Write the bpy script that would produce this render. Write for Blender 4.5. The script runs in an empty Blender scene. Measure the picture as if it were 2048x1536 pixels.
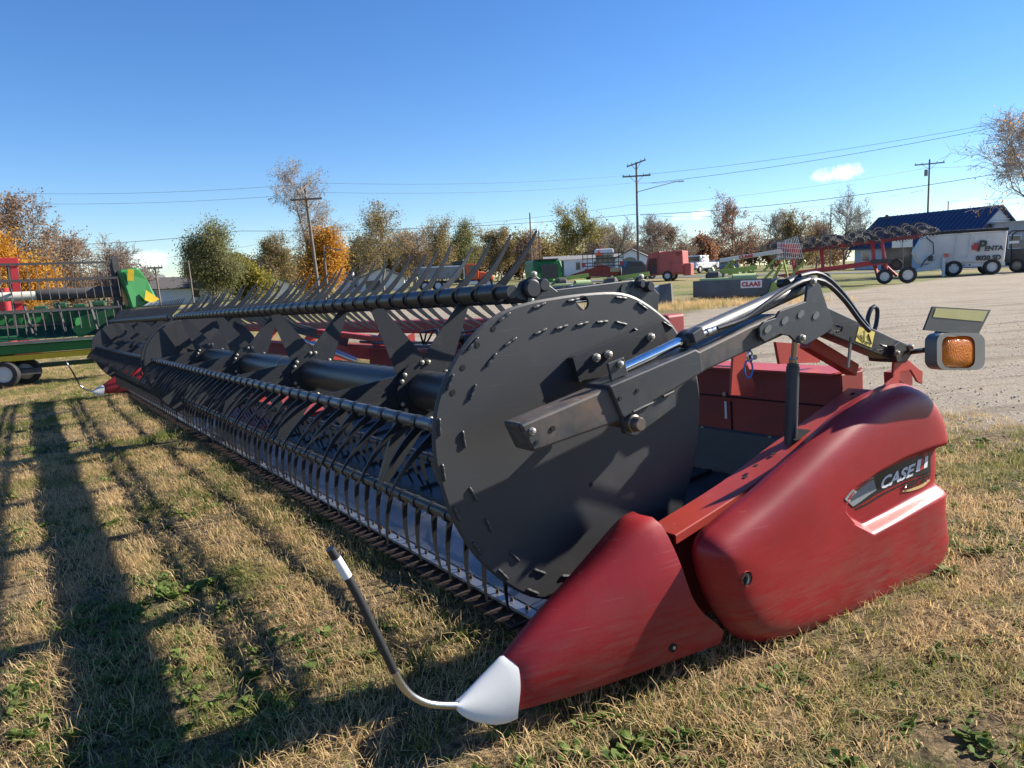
import bpy, bmesh, math, random
import numpy as np
from mathutils import Vector, Matrix, noise
random.seed(7); np.random.seed(7)
scene = bpy.context.scene
col = scene.collection
R = math.radians

# ---------------------------------------------------------------- camera
# The yard beside the header slopes a little; H is the frame of that near ground
# (camera foot at its origin), M turns it into the level world.
FPX, ROLL, EYE = 1500.0, R(-4.5), 1.25
PITCH, YAW = R(7.1445), R(32.8)
nz = Vector((-.034, .019, 1)).normalized()
ny = (Vector((0, 1, 0)) - nz * nz.y).normalized()
nx = ny.cross(nz)
M = Matrix((nx, ny, nz)).transposed()                # yard frame -> world
c_, s_ = math.cos(ROLL), math.sin(ROLL)
fw = Vector((0, math.cos(PITCH), -math.sin(PITCH)))
up0 = Vector((0, math.sin(PITCH), math.cos(PITCH)))
rt0 = Vector((1, 0, 0))
rt = M @ (rt0 * c_ + up0 * s_)
up = M @ (up0 * c_ - rt0 * s_)
fwd = M @ fw
CAM = M @ Vector((0, 0, EYE))
cam = bpy.data.cameras.new('camera')
cam_o = bpy.data.objects.new('camera', cam); col.objects.link(cam_o)
cam.sensor_width = 36.0; cam.lens = FPX / 2048 * 36.0
cam.clip_start = .05; cam.clip_end = 3000
m4 = Matrix((rt, up, -fwd)).transposed().to_4x4(); m4.translation = CAM
cam_o.matrix_world = m4
scene.camera = cam_o
scene.render.resolution_x, scene.render.resolution_y = 1024, 768

# ---------------------------------------------------------------- sun, sky, exposure
HZ = Matrix.Rotation(YAW, 3, 'Z')                    # header frame -> yard frame
SUN = (M @ HZ @ Vector((1.64, -.43, 1.0))).normalized()
sun = bpy.data.lights.new('sun', 'SUN'); sun.energy = 5.0; sun.angle = R(.53); sun.color = (1, .93, .82)
sun_o = bpy.data.objects.new('sun', sun); col.objects.link(sun_o)
sun_o.rotation_euler = SUN.to_track_quat('Z', 'Y').to_euler()
sun_o.location = (0, 0, 30)
world = bpy.data.worlds.new('World'); scene.world = world; world.use_nodes = True
wn, wl = world.node_tree.nodes, world.node_tree.links
wn.clear()
wo = wn.new('ShaderNodeOutputWorld'); bgn = wn.new('ShaderNodeBackground'); sky = wn.new('ShaderNodeTexSky')
sky.sky_type = 'NISHITA'; sky.sun_disc = False
sky.sun_elevation = math.asin(SUN.z); sky.sun_rotation = math.atan2(SUN.x, SUN.y)
sky.altitude = 300; sky.air_density = 1.0; sky.dust_density = 0.0; sky.ozone_density = 5.0
bgn.inputs['Strength'].default_value = .074
def cloud_dir(px, py):
    return (rt * (px - 1024) + up * (768 - py) + fwd * FPX).normalized()
tc = wn.new('ShaderNodeTexCoord')
nt = wn.new('ShaderNodeTexNoise'); nt.inputs['Scale'].default_value = 55; nt.inputs['Detail'].default_value = 7; nt.inputs['Roughness'].default_value = .62
wl.new(tc.outputs['Generated'], nt.inputs['Vector'])
acc = None
for (px, py, sx, sy, amp) in [(1678, 345, 33, 10, 1.0), (1400, 428, 16, 9, .6), (1357, 435, 13, 6, .6), (1470, 405, 14, 6, .35), (1930, 412, 30, 8, .6), (1075, 452, 26, 9, .45), (290, 522, 30, 14, .9), (560, 505, 20, 6, .4)]:
    d = cloud_dir(px, py); h = Vector((d.y, -d.x, 0)).normalized(); v = h.cross(d) * -1
    def dot(vec):
        n = wn.new('ShaderNodeVectorMath'); n.operation = 'DOT_PRODUCT'; n.inputs[1].default_value = vec
        wl.new(tc.outputs['Generated'], n.inputs[0]); return n.outputs['Value']
    def mth(op, a, b=None):
        n = wn.new('ShaderNodeMath'); n.operation = op
        for i, q in enumerate((a, b)):
            if q is None: continue
            if isinstance(q, (int, float)): n.inputs[i].default_value = q
            else: wl.new(q, n.inputs[i])
        return n.outputs[0]
    a = mth('MULTIPLY', dot(h), FPX / sx); b = mth('MULTIPLY', mth('SUBTRACT', dot(v), v.dot(d)), FPX / sy)
    r2 = mth('ADD', mth('MULTIPLY', a, a), mth('MULTIPLY', b, b))
    g = mth('MULTIPLY', mth('POWER', 2.718, mth('MULTIPLY', r2, -.6)), amp)
    g = mth('MULTIPLY', g, mth('GREATER_THAN', dot(d), .9))
    acc = g if acc is None else mth('ADD', acc, g)
mask = mth('MULTIPLY', acc, mth('MULTIPLY', mth('SUBTRACT', nt.outputs['Fac'], .36), 4.2))
mr = wn.new('ShaderNodeMapRange'); mr.inputs['From Min'].default_value = .12; mr.inputs['From Max'].default_value = .85
wl.new(mask, mr.inputs['Value'])
mx = wn.new('ShaderNodeMix'); mx.data_type = 'RGBA'
wl.new(mr.outputs['Result'], mx.inputs['Factor']); hs = wn.new('ShaderNodeHueSaturation'); hs.inputs['Saturation'].default_value = 1.18; hs.inputs['Hue'].default_value = .508; wl.new(sky.outputs[0], hs.inputs['Color']); wl.new(hs.outputs[0], mx.inputs[6]); mx.inputs[7].default_value = (9.5, 9.4, 9.3, 1)
wl.new(mx.outputs[2], bgn.inputs['Color']); wl.new(bgn.outputs[0], wo.inputs['Surface'])
vs = scene.view_settings
vs.view_transform = 'Standard'; vs.look = 'None'; vs.exposure = 1.22; vs.gamma = 1; vs.use_curve_mapping = False

# ---------------------------------------------------------------- pixel -> place
HM = M @ HZ
HMI = HM.transposed()
def hray(px, py):
    return HMI @ (rt * (px - 1024) + up * (768 - py) + fwd * FPX)
def P(px, py, x=None, y=None, z=None):
    """point of the header frame on a pixel's ray, where that ray meets a plane of the header"""
    r = hray(px, py)
    k = x / r.x if x is not None else (y / r.y if y is not None else (z - EYE) / r.z)
    return Vector((0, 0, EYE)) + r * k
def ground(X, Y):
    d = math.hypot(X, Y)
    k = 1.0 if d < 11 else (11 + 5 * (1 - math.exp(-(d - 11) / 5))) / d
    z = (.034 * X - .019 * Y) * k
    if Y > 10: z += .012 * max(0, min(d, 90) - 14) * math.exp(-((X / Y - .15) / .28) ** 2)
    return z
def at(px, D, py=560):
    """spot on the ground seen in column px at distance D straight ahead"""
    r = rt * (px - 1024) + up * (768 - py) + fwd * FPX
    k = D / r.y
    X, Y = CAM.x + r.x * k, CAM.y + r.y * k
    return Vector((X, Y, ground(X, Y)))

# ---------------------------------------------------------------- mesh helpers
class MB:
    def __init__(s): s.v = []; s.f = []
    def add(s, vs, fs):
        o = len(s.v); s.v += [tuple(p) for p in vs]; s.f += [tuple(i + o for i in f) for f in fs]; return s
    def box(s, c, d, rot=None):
        c = Vector(c); q = []
        for i in range(8):
            p = Vector(((i & 1) - .5, ((i >> 1) & 1) - .5, ((i >> 2) & 1) - .5)); p = Vector((p.x * d[0], p.y * d[1], p.z * d[2]))
            q.append(c + (rot @ p if rot else p))
        return s.add(q, [(0, 2, 3, 1), (4, 5, 7, 6), (0, 1, 5, 4), (2, 6, 7, 3), (0, 4, 6, 2), (1, 3, 7, 5)])
    def beam(s, p0, p1, w, h, upv=(0, 0, 1), w1=None, h1=None):
        p0, p1 = Vector(p0), Vector(p1); d = (p1 - p0).normalized(); a = d.cross(Vector(upv))
        if a.length < 1e-5: a = d.cross(Vector((1, 0, 0)))
        a.normalize(); b = a.cross(d); q = []
        for p, ww, hh in ((p0, w, h), (p1, w1 or w, h1 or h)):
            for i, j in ((-1, -1), (1, -1), (1, 1), (-1, 1)): q.append(p + a * (i * ww / 2) + b * (j * hh / 2))
        return s.add(q, [(3, 2, 1, 0), (4, 5, 6, 7), (0, 1, 5, 4), (1, 2, 6, 5), (2, 3, 7, 6), (3, 0, 4, 7)])
    def tube(s, pts, r, n=8, cap=True):
        pts = [Vector(p) for p in pts]; k = len(pts); rs = r if isinstance(r, (list, tuple)) else [r] * k
        q = []; ref = None
        for i, p in enumerate(pts):
            d = (pts[min(i + 1, k - 1)] - pts[max(i - 1, 0)]).normalized()
            if ref is None: ref = d.cross(Vector((0, 0, 1)) if abs(d.z) < .9 else Vector((1, 0, 0)))
            a = (ref - d * ref.dot(d)).normalized(); ref = a; b = d.cross(a)
            q += [p + (a * math.cos(t) + b * math.sin(t)) * rs[i] for t in (2 * math.pi * j / n for j in range(n))]
        fs = [(i * n + j, i * n + (j + 1) % n, (i + 1) * n + (j + 1) % n, (i + 1) * n + j) for i in range(k - 1) for j in range(n)]
        if cap: fs += [tuple(range(n - 1, -1, -1)), tuple((k - 1) * n + j for j in range(n))]
        return s.add(q, fs)
    def prism(s, poly, off):
        poly = [Vector(p) for p in poly]; off = Vector(off); n = len(poly)
        q = poly + [p + off for p in poly]
        nrm = sum(((poly[i] - poly[0]).cross(poly[(i + 1) % n] - poly[0]) for i in range(n)), Vector())
        fs = [tuple(range(n)), tuple(range(2 * n - 1, n - 1, -1))] + [(i, n + i, n + (i + 1) % n, (i + 1) % n) for i in range(n)]
        if nrm.dot(off) > 0: fs = [tuple(reversed(f)) for f in fs]
        return s.add(q, fs)
    def lathe(s, p0, p1, prof, n=24, cap=True):
        p0, p1 = Vector(p0), Vector(p1); d = (p1 - p0).normalized(); a = d.cross(Vector((0, 0, 1)) if abs(d.z) < .9 else Vector((1, 0, 0))).normalized(); b = d.cross(a); L = (p1 - p0).length
        q = [p0 + d * (t * L) + (a * math.cos(w) + b * math.sin(w)) * r for t, r in prof for w in (2 * math.pi * j / n for j in range(n))]
        k = len(prof)
        fs = [(i * n + j, i * n + (j + 1) % n, (i + 1) * n + (j + 1) % n, (i + 1) * n + j) for i in range(k - 1) for j in range(n)]
        if cap: fs += [tuple(range(n - 1, -1, -1)), tuple((k - 1) * n + j for j in range(n))]
        return s.add(q, fs)
    def grid(s, rows, close=False):
        n = len(rows[0]); q = [p for r in rows for p in r]
        fs = [(i * n + j, i * n + (j + 1) % n, (i + 1) * n + (j + 1) % n, (i + 1) * n + j) for i in range(len(rows) - 1) for j in range(n if close else n - 1)]
        return s.add(q, fs)
    def mesh(s, name):
        me = bpy.data.meshes.new(name); me.from_pydata(s.v, [], s.f); me.update(); return me
    def build(s, name, mat, parent=None, smooth=False, bevel=0, off=None, fix=False):
        if off is not None: s.v = [(a[0] - off[0], a[1] - off[1], a[2] - off[2]) for a in s.v]
        me = s.mesh(name)
        if fix:
            bm = bmesh.new(); bm.from_mesh(me); bmesh.ops.recalc_face_normals(bm, faces=bm.faces); bm.to_mesh(me); bm.free()
        return link(name, me, mat, parent, smooth, bevel)
def link(name, me, mat, parent=None, smooth=False, bevel=0):
    o = bpy.data.objects.new(name, me); col.objects.link(o)
    if mat and not me.materials: me.materials.append(mat)
    if smooth:
        for p in me.polygons: p.use_smooth = True
        if smooth != 'all':
            try: me.set_sharp_from_angle(angle=R(smooth if smooth is not True else 40))
            except Exception: pass
    if parent: o.parent = parent
    if bevel:
        m = o.modifiers.new('bevel', 'BEVEL'); m.width = bevel; m.segments = 2; m.limit_method = 'ANGLE'; m.angle_limit = R(40)
    return o
def tag(o, label=None, cat=None, group=None, kind=None):
    if label: o['label'] = label
    if cat: o['category'] = cat
    if group: o['group'] = group
    if kind: o['kind'] = kind
    return o
def thing(name, label, cat, loc=(0, 0, 0), rz=0, group=None):
    o = bpy.data.objects.new(name, None); col.objects.link(o); o.empty_display_size = .2
    o.location = loc; o.rotation_euler = (0, 0, rz)
    return tag(o, label, cat, group)
def copy_tree(o, parent=None):
    c = o.copy(); col.objects.link(c); c.parent = parent
    for ch in list(o.children): copy_tree(ch, c)
    return c
def smooth_loop(pts, n, closed=True):
    """Catmull-Rom through pts, n samples evenly spread"""
    pts = [Vector(p) for p in pts]; k = len(pts); out = []
    m = k if closed else k - 1
    for i in range(m):
        g = lambda j: pts[j % k] if closed else pts[max(0, min(k - 1, j))]
        a, b, c, d = g(i - 1), g(i), g(i + 1), g(i + 2)
        for t in (q / 12 for q in range(12)):
            out.append(.5 * ((2 * b) + (c - a) * t + (2 * a - 5 * b + 4 * c - d) * t * t + (3 * b - a - 3 * c + d) * t ** 3))
    if not closed: out.append(pts[-1])
    else: out.append(out[0].copy())
    L = [0]
    for i in range(1, len(out)): L.append(L[-1] + (out[i] - out[i - 1]).length)
    res = []; j = 0
    for i in range(n):
        t = L[-1] * (i / n if closed else i / (n - 1))
        while j < len(L) - 2 and L[j + 1] < t: j += 1
        u = (t - L[j]) / max(1e-9, L[j + 1] - L[j]); res.append(out[j].lerp(out[j + 1], min(1, u)))
    return res
def text_mesh(body, size=1.0, shear=0.0, bold=0.0, spacing=1.0, extrude=0.0):
    cu = bpy.data.curves.new('lettering', 'FONT'); cu.body = body; cu.size = size; cu.shear = shear; cu.offset = bold; cu.space_character = spacing; cu.extrude = extrude
    cu.resolution_u = 3
    o = bpy.data.objects.new('lettering', cu); col.objects.link(o)
    dg = bpy.context.evaluated_depsgraph_get()
    me = bpy.data.meshes.new_from_object(o.evaluated_get(dg))
    bpy.data.objects.remove(o)
    return me

# ---------------------------------------------------------------- materials
MATS = {}
def mat(name, color, rough=.5, metal=0, var=.12, vscale=8, bump=0, bscale=60, dirt=0, dirtcol=(.16, .12, .08), dscale=3, scratch=0, spec=.5, coat=0, stretch=None, fine=0):
    m = bpy.data.materials.new(name); m.use_nodes = True; MATS[name] = m
    n, l = m.node_tree.nodes, m.node_tree.links; b = n['Principled BSDF']
    b.inputs['Roughness'].default_value = rough; b.inputs['Metallic'].default_value = metal
    b.inputs['Specular IOR Level'].default_value = spec; b.inputs['Coat Weight'].default_value = coat
    t = n.new('ShaderNodeTexCoord')
    def noi(scale, detail=4, ro=.55, st=None):
        q = n.new('ShaderNodeTexNoise'); q.inputs['Scale'].default_value = scale; q.inputs['Detail'].default_value = detail; q.inputs['Roughness'].default_value = ro
        if st:
            mp = n.new('ShaderNodeMapping'); mp.inputs['Scale'].default_value = st; mp.inputs['Rotation'].default_value = (0, .18, 0); l.new(t.outputs['Object'], mp.inputs[0]); l.new(mp.outputs[0], q.inputs['Vector'])
        else: l.new(t.outputs['Object'], q.inputs['Vector'])
        return q
    def ramp(src, a, b_):
        q = n.new('ShaderNodeMapRange'); q.inputs['From Min'].default_value = a; q.inputs['From Max'].default_value = b_; l.new(src, q.inputs['Value']); return q.outputs['Result']
    def mix(fac, a, b_):
        q = n.new('ShaderNodeMix'); q.data_type = 'RGBA'
        for i, s in ((6, a), (7, b_)):
            if isinstance(s, tuple): q.inputs[i].default_value = (*s[:3], 1)
            else: l.new(s, q.inputs[i])
        l.new(fac, q.inputs['Factor']) if not isinstance(fac, float) else setattr(q.inputs['Factor'], 'default_value', fac)
        return q.outputs[2]
    lo = tuple(c * (1 - var) for c in color); hi = tuple(min(1, c * (1 + var)) for c in color)
    cs = mix(ramp(noi(vscale).outputs['Fac'], .3, .7), lo, hi)
    if fine: cs = mix(ramp(noi(bscale * 2, 2).outputs['Fac'], .35, .65), cs, tuple(c * (1 - fine) for c in color))
    rs = None
    if dirt:
        dn = ramp(noi(dscale, 9, .7).outputs['Fac'], .62 - .25 * dirt, .75)
        mm = n.new('ShaderNodeMath'); mm.operation = 'MULTIPLY'; l.new(dn, mm.inputs[0]); mm.inputs[1].default_value = min(1, dirt)
        cs = mix(mm.outputs[0], cs, dirtcol)
        rq = n.new('ShaderNodeMapRange'); l.new(mm.outputs[0], rq.inputs['Value']); rq.inputs['To Min'].default_value = rough; rq.inputs['To Max'].default_value = min(1, rough + .35); rs = rq.outputs['Result']
    if scratch:
        sn = ramp(noi(26, 2, .5, (.25, 1, 7)).outputs['Fac'], .66, .72)
        mm = n.new('ShaderNodeMath'); mm.operation = 'MULTIPLY'; l.new(sn, mm.inputs[0]); mm.inputs[1].default_value = scratch
        cs = mix(mm.outputs[0], cs, tuple(min(1, c * .7 + .22) for c in color))
    l.new(cs, b.inputs['Base Color'])
    if rs: l.new(rs, b.inputs['Roughness'])
    elif var:
        rq = n.new('ShaderNodeMapRange'); l.new(noi(vscale * 2.3).outputs['Fac'], rq.inputs['Value']); rq.inputs['To Min'].default_value = max(.02, rough - .1); rq.inputs['To Max'].default_value = min(1, rough + .12); l.new(rq.outputs[0], b.inputs['Roughness'])
    if bump:
        bn = n.new('ShaderNodeBump'); bn.inputs['Strength'].default_value = bump; bn.inputs['Distance'].default_value = .01; l.new(noi(bscale).outputs['Fac'], bn.inputs['Height']); l.new(bn.outputs[0], b.inputs['Normal'])
    return m
RUST = (.13, .06, .03); DUST = (.19, .155, .11)
red_plastic = mat('red plastic', (.29, .014, .017), .42, var=.2, vscale=3, bump=.06, bscale=260, dirt=.4, dirtcol=(.15, .03, .028), dscale=4, scratch=.14, spec=.38)
red_metal = mat('red paint', (.40, .045, .03), .45, var=.14, vscale=4, dirt=.35, dirtcol=(.22, .06, .045), dscale=6, scratch=.15)
red_dark = mat('weathered red paint', (.26, .035, .03), .55, var=.2, vscale=2.5, dirt=.5, dirtcol=(.12, .05, .04), dscale=4)
def low_dirt(m, z0, z1, colr, amt):
    t = m.node_tree; n, l = t.nodes, t.links; b = n['Principled BSDF']; src = b.inputs['Base Color'].links[0].from_socket
    tc = n.new('ShaderNodeTexCoord'); sp = n.new('ShaderNodeSeparateXYZ'); l.new(tc.outputs['Object'], sp.inputs[0])
    mp = n.new('ShaderNodeMapping'); mp.inputs['Scale'].default_value = (1.2, 1, 9); mp.inputs['Rotation'].default_value = (0, .16, 0); l.new(tc.outputs['Object'], mp.inputs[0])
    nz_ = n.new('ShaderNodeTexNoise'); nz_.inputs['Scale'].default_value = 5; nz_.inputs['Detail'].default_value = 8; nz_.inputs['Roughness'].default_value = .75; l.new(mp.outputs[0], nz_.inputs['Vector'])
    r = n.new('ShaderNodeMapRange'); r.inputs['From Min'].default_value = z1; r.inputs['From Max'].default_value = z0; l.new(sp.outputs[2], r.inputs['Value'])
    a = n.new('ShaderNodeMath'); a.operation = 'MULTIPLY'; l.new(r.outputs[0], a.inputs[0]); q = n.new('ShaderNodeMapRange'); q.inputs['From Min'].default_value = .42; q.inputs['From Max'].default_value = .62; l.new(nz_.outputs['Fac'], q.inputs['Value']); l.new(q.outputs[0], a.inputs[1])
    k = n.new('ShaderNodeMath'); k.operation = 'MULTIPLY'; l.new(a.outputs[0], k.inputs[0]); k.inputs[1].default_value = amt
    mx = n.new('ShaderNodeMix'); mx.data_type = 'RGBA'; l.new(k.outputs[0], mx.inputs['Factor']); l.new(src, mx.inputs[6]); mx.inputs[7].default_value = (*colr, 1); l.new(mx.outputs[2], b.inputs['Base Color'])
low_dirt(red_plastic, .05, .34, (.22, .085, .065), .75)
black_metal = mat('black paint', (.026, .028, .031), .42, var=.2, vscale=5, dirt=.25, dirtcol=(.06, .055, .05), dscale=7, scratch=.10)
black_disc = mat('black shield paint', (.036, .037, .040), .5, var=.15, vscale=2, dirt=.32, dirtcol=(.075, .07, .063), dscale=4, scratch=.05)
black_arm = mat('worn black paint', (.034, .037, .042), .42, var=.2, vscale=6, dirt=.35, dirtcol=(.11, .09, .07), dscale=9, scratch=.2)
arm_rust = mat('worn rusty tube', (.045, .047, .05), .45, var=.3, vscale=8, dirt=.75, dirtcol=(.17, .10, .06), dscale=7, scratch=.3)
black_plastic = mat('black tine plastic', (.018, .019, .022), .38, var=.2, vscale=9)
rubber = mat('black rubber', (.022, .022, .023), .7, var=.25, vscale=10, dirt=.35, dirtcol=(.09, .08, .065))
belt_mat = mat('dark deck belt', (.035, .037, .042), .5, var=.2, vscale=4, dirt=.5, dirtcol=(.10, .085, .065), dscale=3)
steel = mat('bright steel', (.55, .56, .58), .28, metal=1, var=.12, vscale=6, dirt=.25, dirtcol=(.25, .22, .18))
galv = mat('polished ramp steel', (.50, .53, .58), .33, metal=.9, var=.2, vscale=3, dirt=.35, dirtcol=(.22, .22, .22), dscale=5, stretch=1)
bolt_mat = mat('zinc bolt', (.40, .37, .30), .45, metal=.6, var=.15)
rust_mat = mat('rusty guard steel', (.028, .016, .013), .75, var=.35, vscale=14, bump=.3, bscale=90, dirt=.5, dirtcol=(.07, .035, .022), dscale=9)
white_plastic = mat('white plastic', (.72, .71, .67), .45, var=.05, vscale=6, dirt=.28, dirtcol=(.42, .39, .32), dscale=6)
white_tape = mat('white tape', (.7, .7, .7), .5, var=.08)
decal_black = mat('black decal', (.018, .02, .02), .3, var=.1)
decal_grey = mat('silver decal', (.25, .28, .28), .35, var=.1, vscale=20)
decal_white = mat('white decal', (.72, .74, .75), .4, var=.05)
decal_red = mat('red decal', (.45, .03, .04), .4, var=.05)
decal_gold = mat('gold decal', (.62, .45, .18), .4, var=.05)
decal_yellow = mat('yellow sticker', (.72, .60, .16), .45, var=.05)
yellow_dull = mat('dull yellow reflector', (.30, .28, .10), .5, var=.08)
grey_metal = mat('grey lamp housing', (.16, .16, .155), .35, metal=.3, var=.15)
blue_plastic = mat('blue cord', (.05, .16, .5), .4, var=.1)
hose_mat = mat('hydraulic hose', (.03, .03, .033), .35, var=.15)
amber = mat('amber lens', (.85, .24, .012), .2, var=.1, vscale=30, coat=.4)
nb = amber.node_tree.nodes['Principled BSDF']; nb.inputs['Transmission Weight'].default_value = 0.0
vv = amber.node_tree.nodes.new('ShaderNodeTexVoronoi'); vv.inputs['Scale'].default_value = 130
bb = amber.node_tree.nodes.new('ShaderNodeBump'); bb.inputs['Strength'].default_value = .8; bb.inputs['Distance'].default_value = .004
tco = amber.node_tree.nodes.new('ShaderNodeTexCoord')
amber.node_tree.links.new(tco.outputs['Object'], vv.inputs['Vector']); amber.node_tree.links.new(vv.outputs['Distance'], bb.inputs['Height']); amber.node_tree.links.new(bb.outputs[0], nb.inputs['Normal'])
at_ = amber.node_tree; tl = at_.nodes.new('ShaderNodeBsdfTranslucent'); tl.inputs['Color'].default_value = (1, .35, .02, 1); mz = at_.nodes.new('ShaderNodeMixShader'); mz.inputs[0].default_value = .45
at_.links.new(nb.outputs[0], mz.inputs[1]); at_.links.new(tl.outputs[0], mz.inputs[2]); at_.links.new(mz.outputs[0], at_.nodes['Material Output'].inputs['Surface'])
# ================================================================ the ground
class NT:
    """small arithmetic on shader sockets"""
    def __init__(s, m): s.n, s.l = m.node_tree.nodes, m.node_tree.links
    def m(s, op, a, b=None, c=None):
        q = s.n.new('ShaderNodeMath'); q.operation = op
        for i, x in enumerate((a, b, c)):
            if x is None: continue
            if isinstance(x, (int, float)): q.inputs[i].default_value = x
            else: s.l.new(x, q.inputs[i])
        return q.outputs[0]
    def rng(s, x, a, b, lo=0, hi=1, smooth=True):
        q = s.n.new('ShaderNodeMapRange'); q.interpolation_type = 'SMOOTHSTEP' if smooth else 'LINEAR'
        for k, v in (('From Min', a), ('From Max', b), ('To Min', lo), ('To Max', hi)): q.inputs[k].default_value = v
        s.l.new(x, q.inputs['Value']); return q.outputs['Result']
    def noise(s, vec, scale, detail=5, rough=.6, dist=0):
        q = s.n.new('ShaderNodeTexNoise'); q.inputs['Scale'].default_value = scale; q.inputs['Detail'].default_value = detail; q.inputs['Roughness'].default_value = rough; q.inputs['Distortion'].default_value = dist
        s.l.new(vec, q.inputs['Vector']); return q.outputs['Fac']
    def mix(s, f, a, b):
        q = s.n.new('ShaderNodeMix'); q.data_type = 'RGBA'
        for i, x in ((6, a), (7, b)):
            if isinstance(x, tuple): q.inputs[i].default_value = (*x, 1)
            else: s.l.new(x, q.inputs[i])
        if isinstance(f, (int, float)): q.inputs['Factor'].default_value = f
        else: s.l.new(f, q.inputs['Factor'])
        return q.outputs[2]
gm = bpy.data.materials.new('yard ground'); gm.use_nodes = True; t = NT(gm); b = gm.node_tree.nodes['Principled BSDF']
geo = t.n.new('ShaderNodeNewGeometry'); pos = geo.outputs['Position']
sp = t.n.new('ShaderNodeSeparateXYZ'); t.l.new(pos, sp.inputs[0]); X, Y = sp.outputs[0], sp.outputs[1]
cy, sy = math.cos(YAW), math.sin(YAW)
xl = t.m('ADD', t.m('MULTIPLY', X, cy), t.m('MULTIPLY', Y, sy)); yl = t.m('SUBTRACT', t.m('MULTIPLY', Y, cy), t.m('MULTIPLY', X, sy))
nb_ = t.m('MULTIPLY', t.m('SUBTRACT', t.noise(pos, .7, 10, .75), .5), 4.6)
near_edge = t.rng(t.m('ADD', t.m('SUBTRACT', xl, t.m('ADD', t.m('MULTIPLY', yl, .1), 5.1)), nb_), -.7, .7)
far_lim = t.m('MAXIMUM', t.m('ADD', X, 17), t.rng(X, 1, 6, 48, 0))
far_edge = t.rng(t.m('ADD', t.m('SUBTRACT', far_lim, Y), nb_), -.8, .8)
left_edge = t.rng(t.m('ADD', t.m('ADD', X, t.m('MULTIPLY', Y, .17)), nb_), -2.5, .5)
grav = t.m('MULTIPLY', t.m('MULTIPLY', near_edge, far_edge), left_edge)
grav = t.m('MULTIPLY', grav, t.rng(t.noise(pos, .35, 6, .65), .30, .42, .72, 1))
# gravel: packed crushed stone with tyre tracks
g1 = t.noise(pos, 38, 4, .7); g2 = t.noise(pos, 1.1, 6, .6)
mp = t.n.new('ShaderNodeMapping'); mp.inputs['Rotation'].default_value = (0, 0, R(12)); mp.inputs['Scale'].default_value = (.35, 2.6, 1); t.l.new(pos, mp.inputs[0])
trk = t.noise(mp.outputs[0], 1.0, 5, .65, .6)
gc = t.mix(t.rng(g1, .3, .72), (.19, .16, .125), (.43, .37, .285))
gc = t.mix(t.m('MULTIPLY', t.rng(g2, .4, .7), .5), gc, (.36, .295, .21))
gc = t.mix(t.m('MULTIPLY', t.rng(trk, .50, .64), .75), gc, (.185, .148, .108))
# turf: soil, thatch and green seen between the blades
h1 = t.noise(pos, 22, 5, .75); h2 = t.noise(pos, .7, 5, .6); h3 = t.noise(pos, 4, 4, .6)
tc_ = t.mix(t.rng(h1, .35, .68), (.05, .037, .022), (.30, .22, .12))
gr_ = t.mix(t.rng(h1, .35, .68), (.02, .028, .01), (.09, .10, .03))
farg = t.rng(Y, 14, 30)
turf = t.mix(t.m('MULTIPLY', t.rng(t.m('ADD', h2, t.m('MULTIPLY', t.m('SUBTRACT', h3, .5), .5)), .46, .6), .85), tc_, gr_)
farturf = t.mix(t.rng(t.noise(pos, .12, 5, .65), .38, .6), (.28, .225, .11), (.15, .17, .05))
farturf = t.mix(t.m('MULTIPLY', t.rng(h1, .4, .6), .35), farturf, (.11, .10, .05))
turf = t.mix(farg, turf, farturf)
t.l.new(t.mix(grav, turf, gc), b.inputs['Base Color']); b.inputs['Roughness'].default_value = .95; b.inputs['Specular IOR Level'].default_value = .15
bp = t.n.new('ShaderNodeBump'); bp.inputs['Strength'].default_value = .9; bp.inputs['Distance'].default_value = .035
t.l.new(t.m('ADD', t.m('MULTIPLY', t.noise(pos, 26, 6, .75), .8), t.m('MULTIPLY', trk, t.m('MULTIPLY', grav, 1.2))), bp.inputs['Height']); t.l.new(bp.outputs[0], b.inputs['Normal'])
def terr(X, Y):
    d = math.hypot(X, Y)
    if d > 30: return ground(X, Y)
    return ground(X, Y) - .012 + .02 * noise.noise((X * .9, Y * .9, 3)) + (.020 * noise.noise((X * 2.6, Y * 2.6, 1)) if d < 14 else 0)
def axis_pts(lo, hi, fine_lo, fine_hi, step):
    a = [fine_lo]; 
    while a[-1] < fine_hi: a.append(a[-1] + step)
    s = step
    while a[-1] < hi: s *= 1.12; a.append(a[-1] + s)
    s = step; left = [fine_lo]
    while left[-1] > lo: s *= 1.12; left.append(left[-1] - s)
    return left[:0:-1] + a
xs = axis_pts(-900, 900, -9, 9, .2); ys = axis_pts(-60, 1500, 0, 14, .2)
mb = MB(); mb.grid([[(x, y, terr(x, y)) for x in xs] for y in ys])
tag(mb.build('ground', gm, smooth='all'), kind='structure')
asphalt = mat('asphalt', (.10, .10, .10), .9, var=.2, vscale=2, bump=.2, bscale=40)
paint_white = mat('road paint', (.6, .6, .58), .7)
mb = MB(); rows = [[], []]
for i in range(-40, 41):
    x = i * 5.0
    for k, yy in ((0, 66 - .06 * x), (1, 73 - .06 * x)): rows[k].append((x, yy, terr(x, yy) + .03))
mb.grid(rows); tag(mb.build('road', asphalt), kind='structure')
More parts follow.
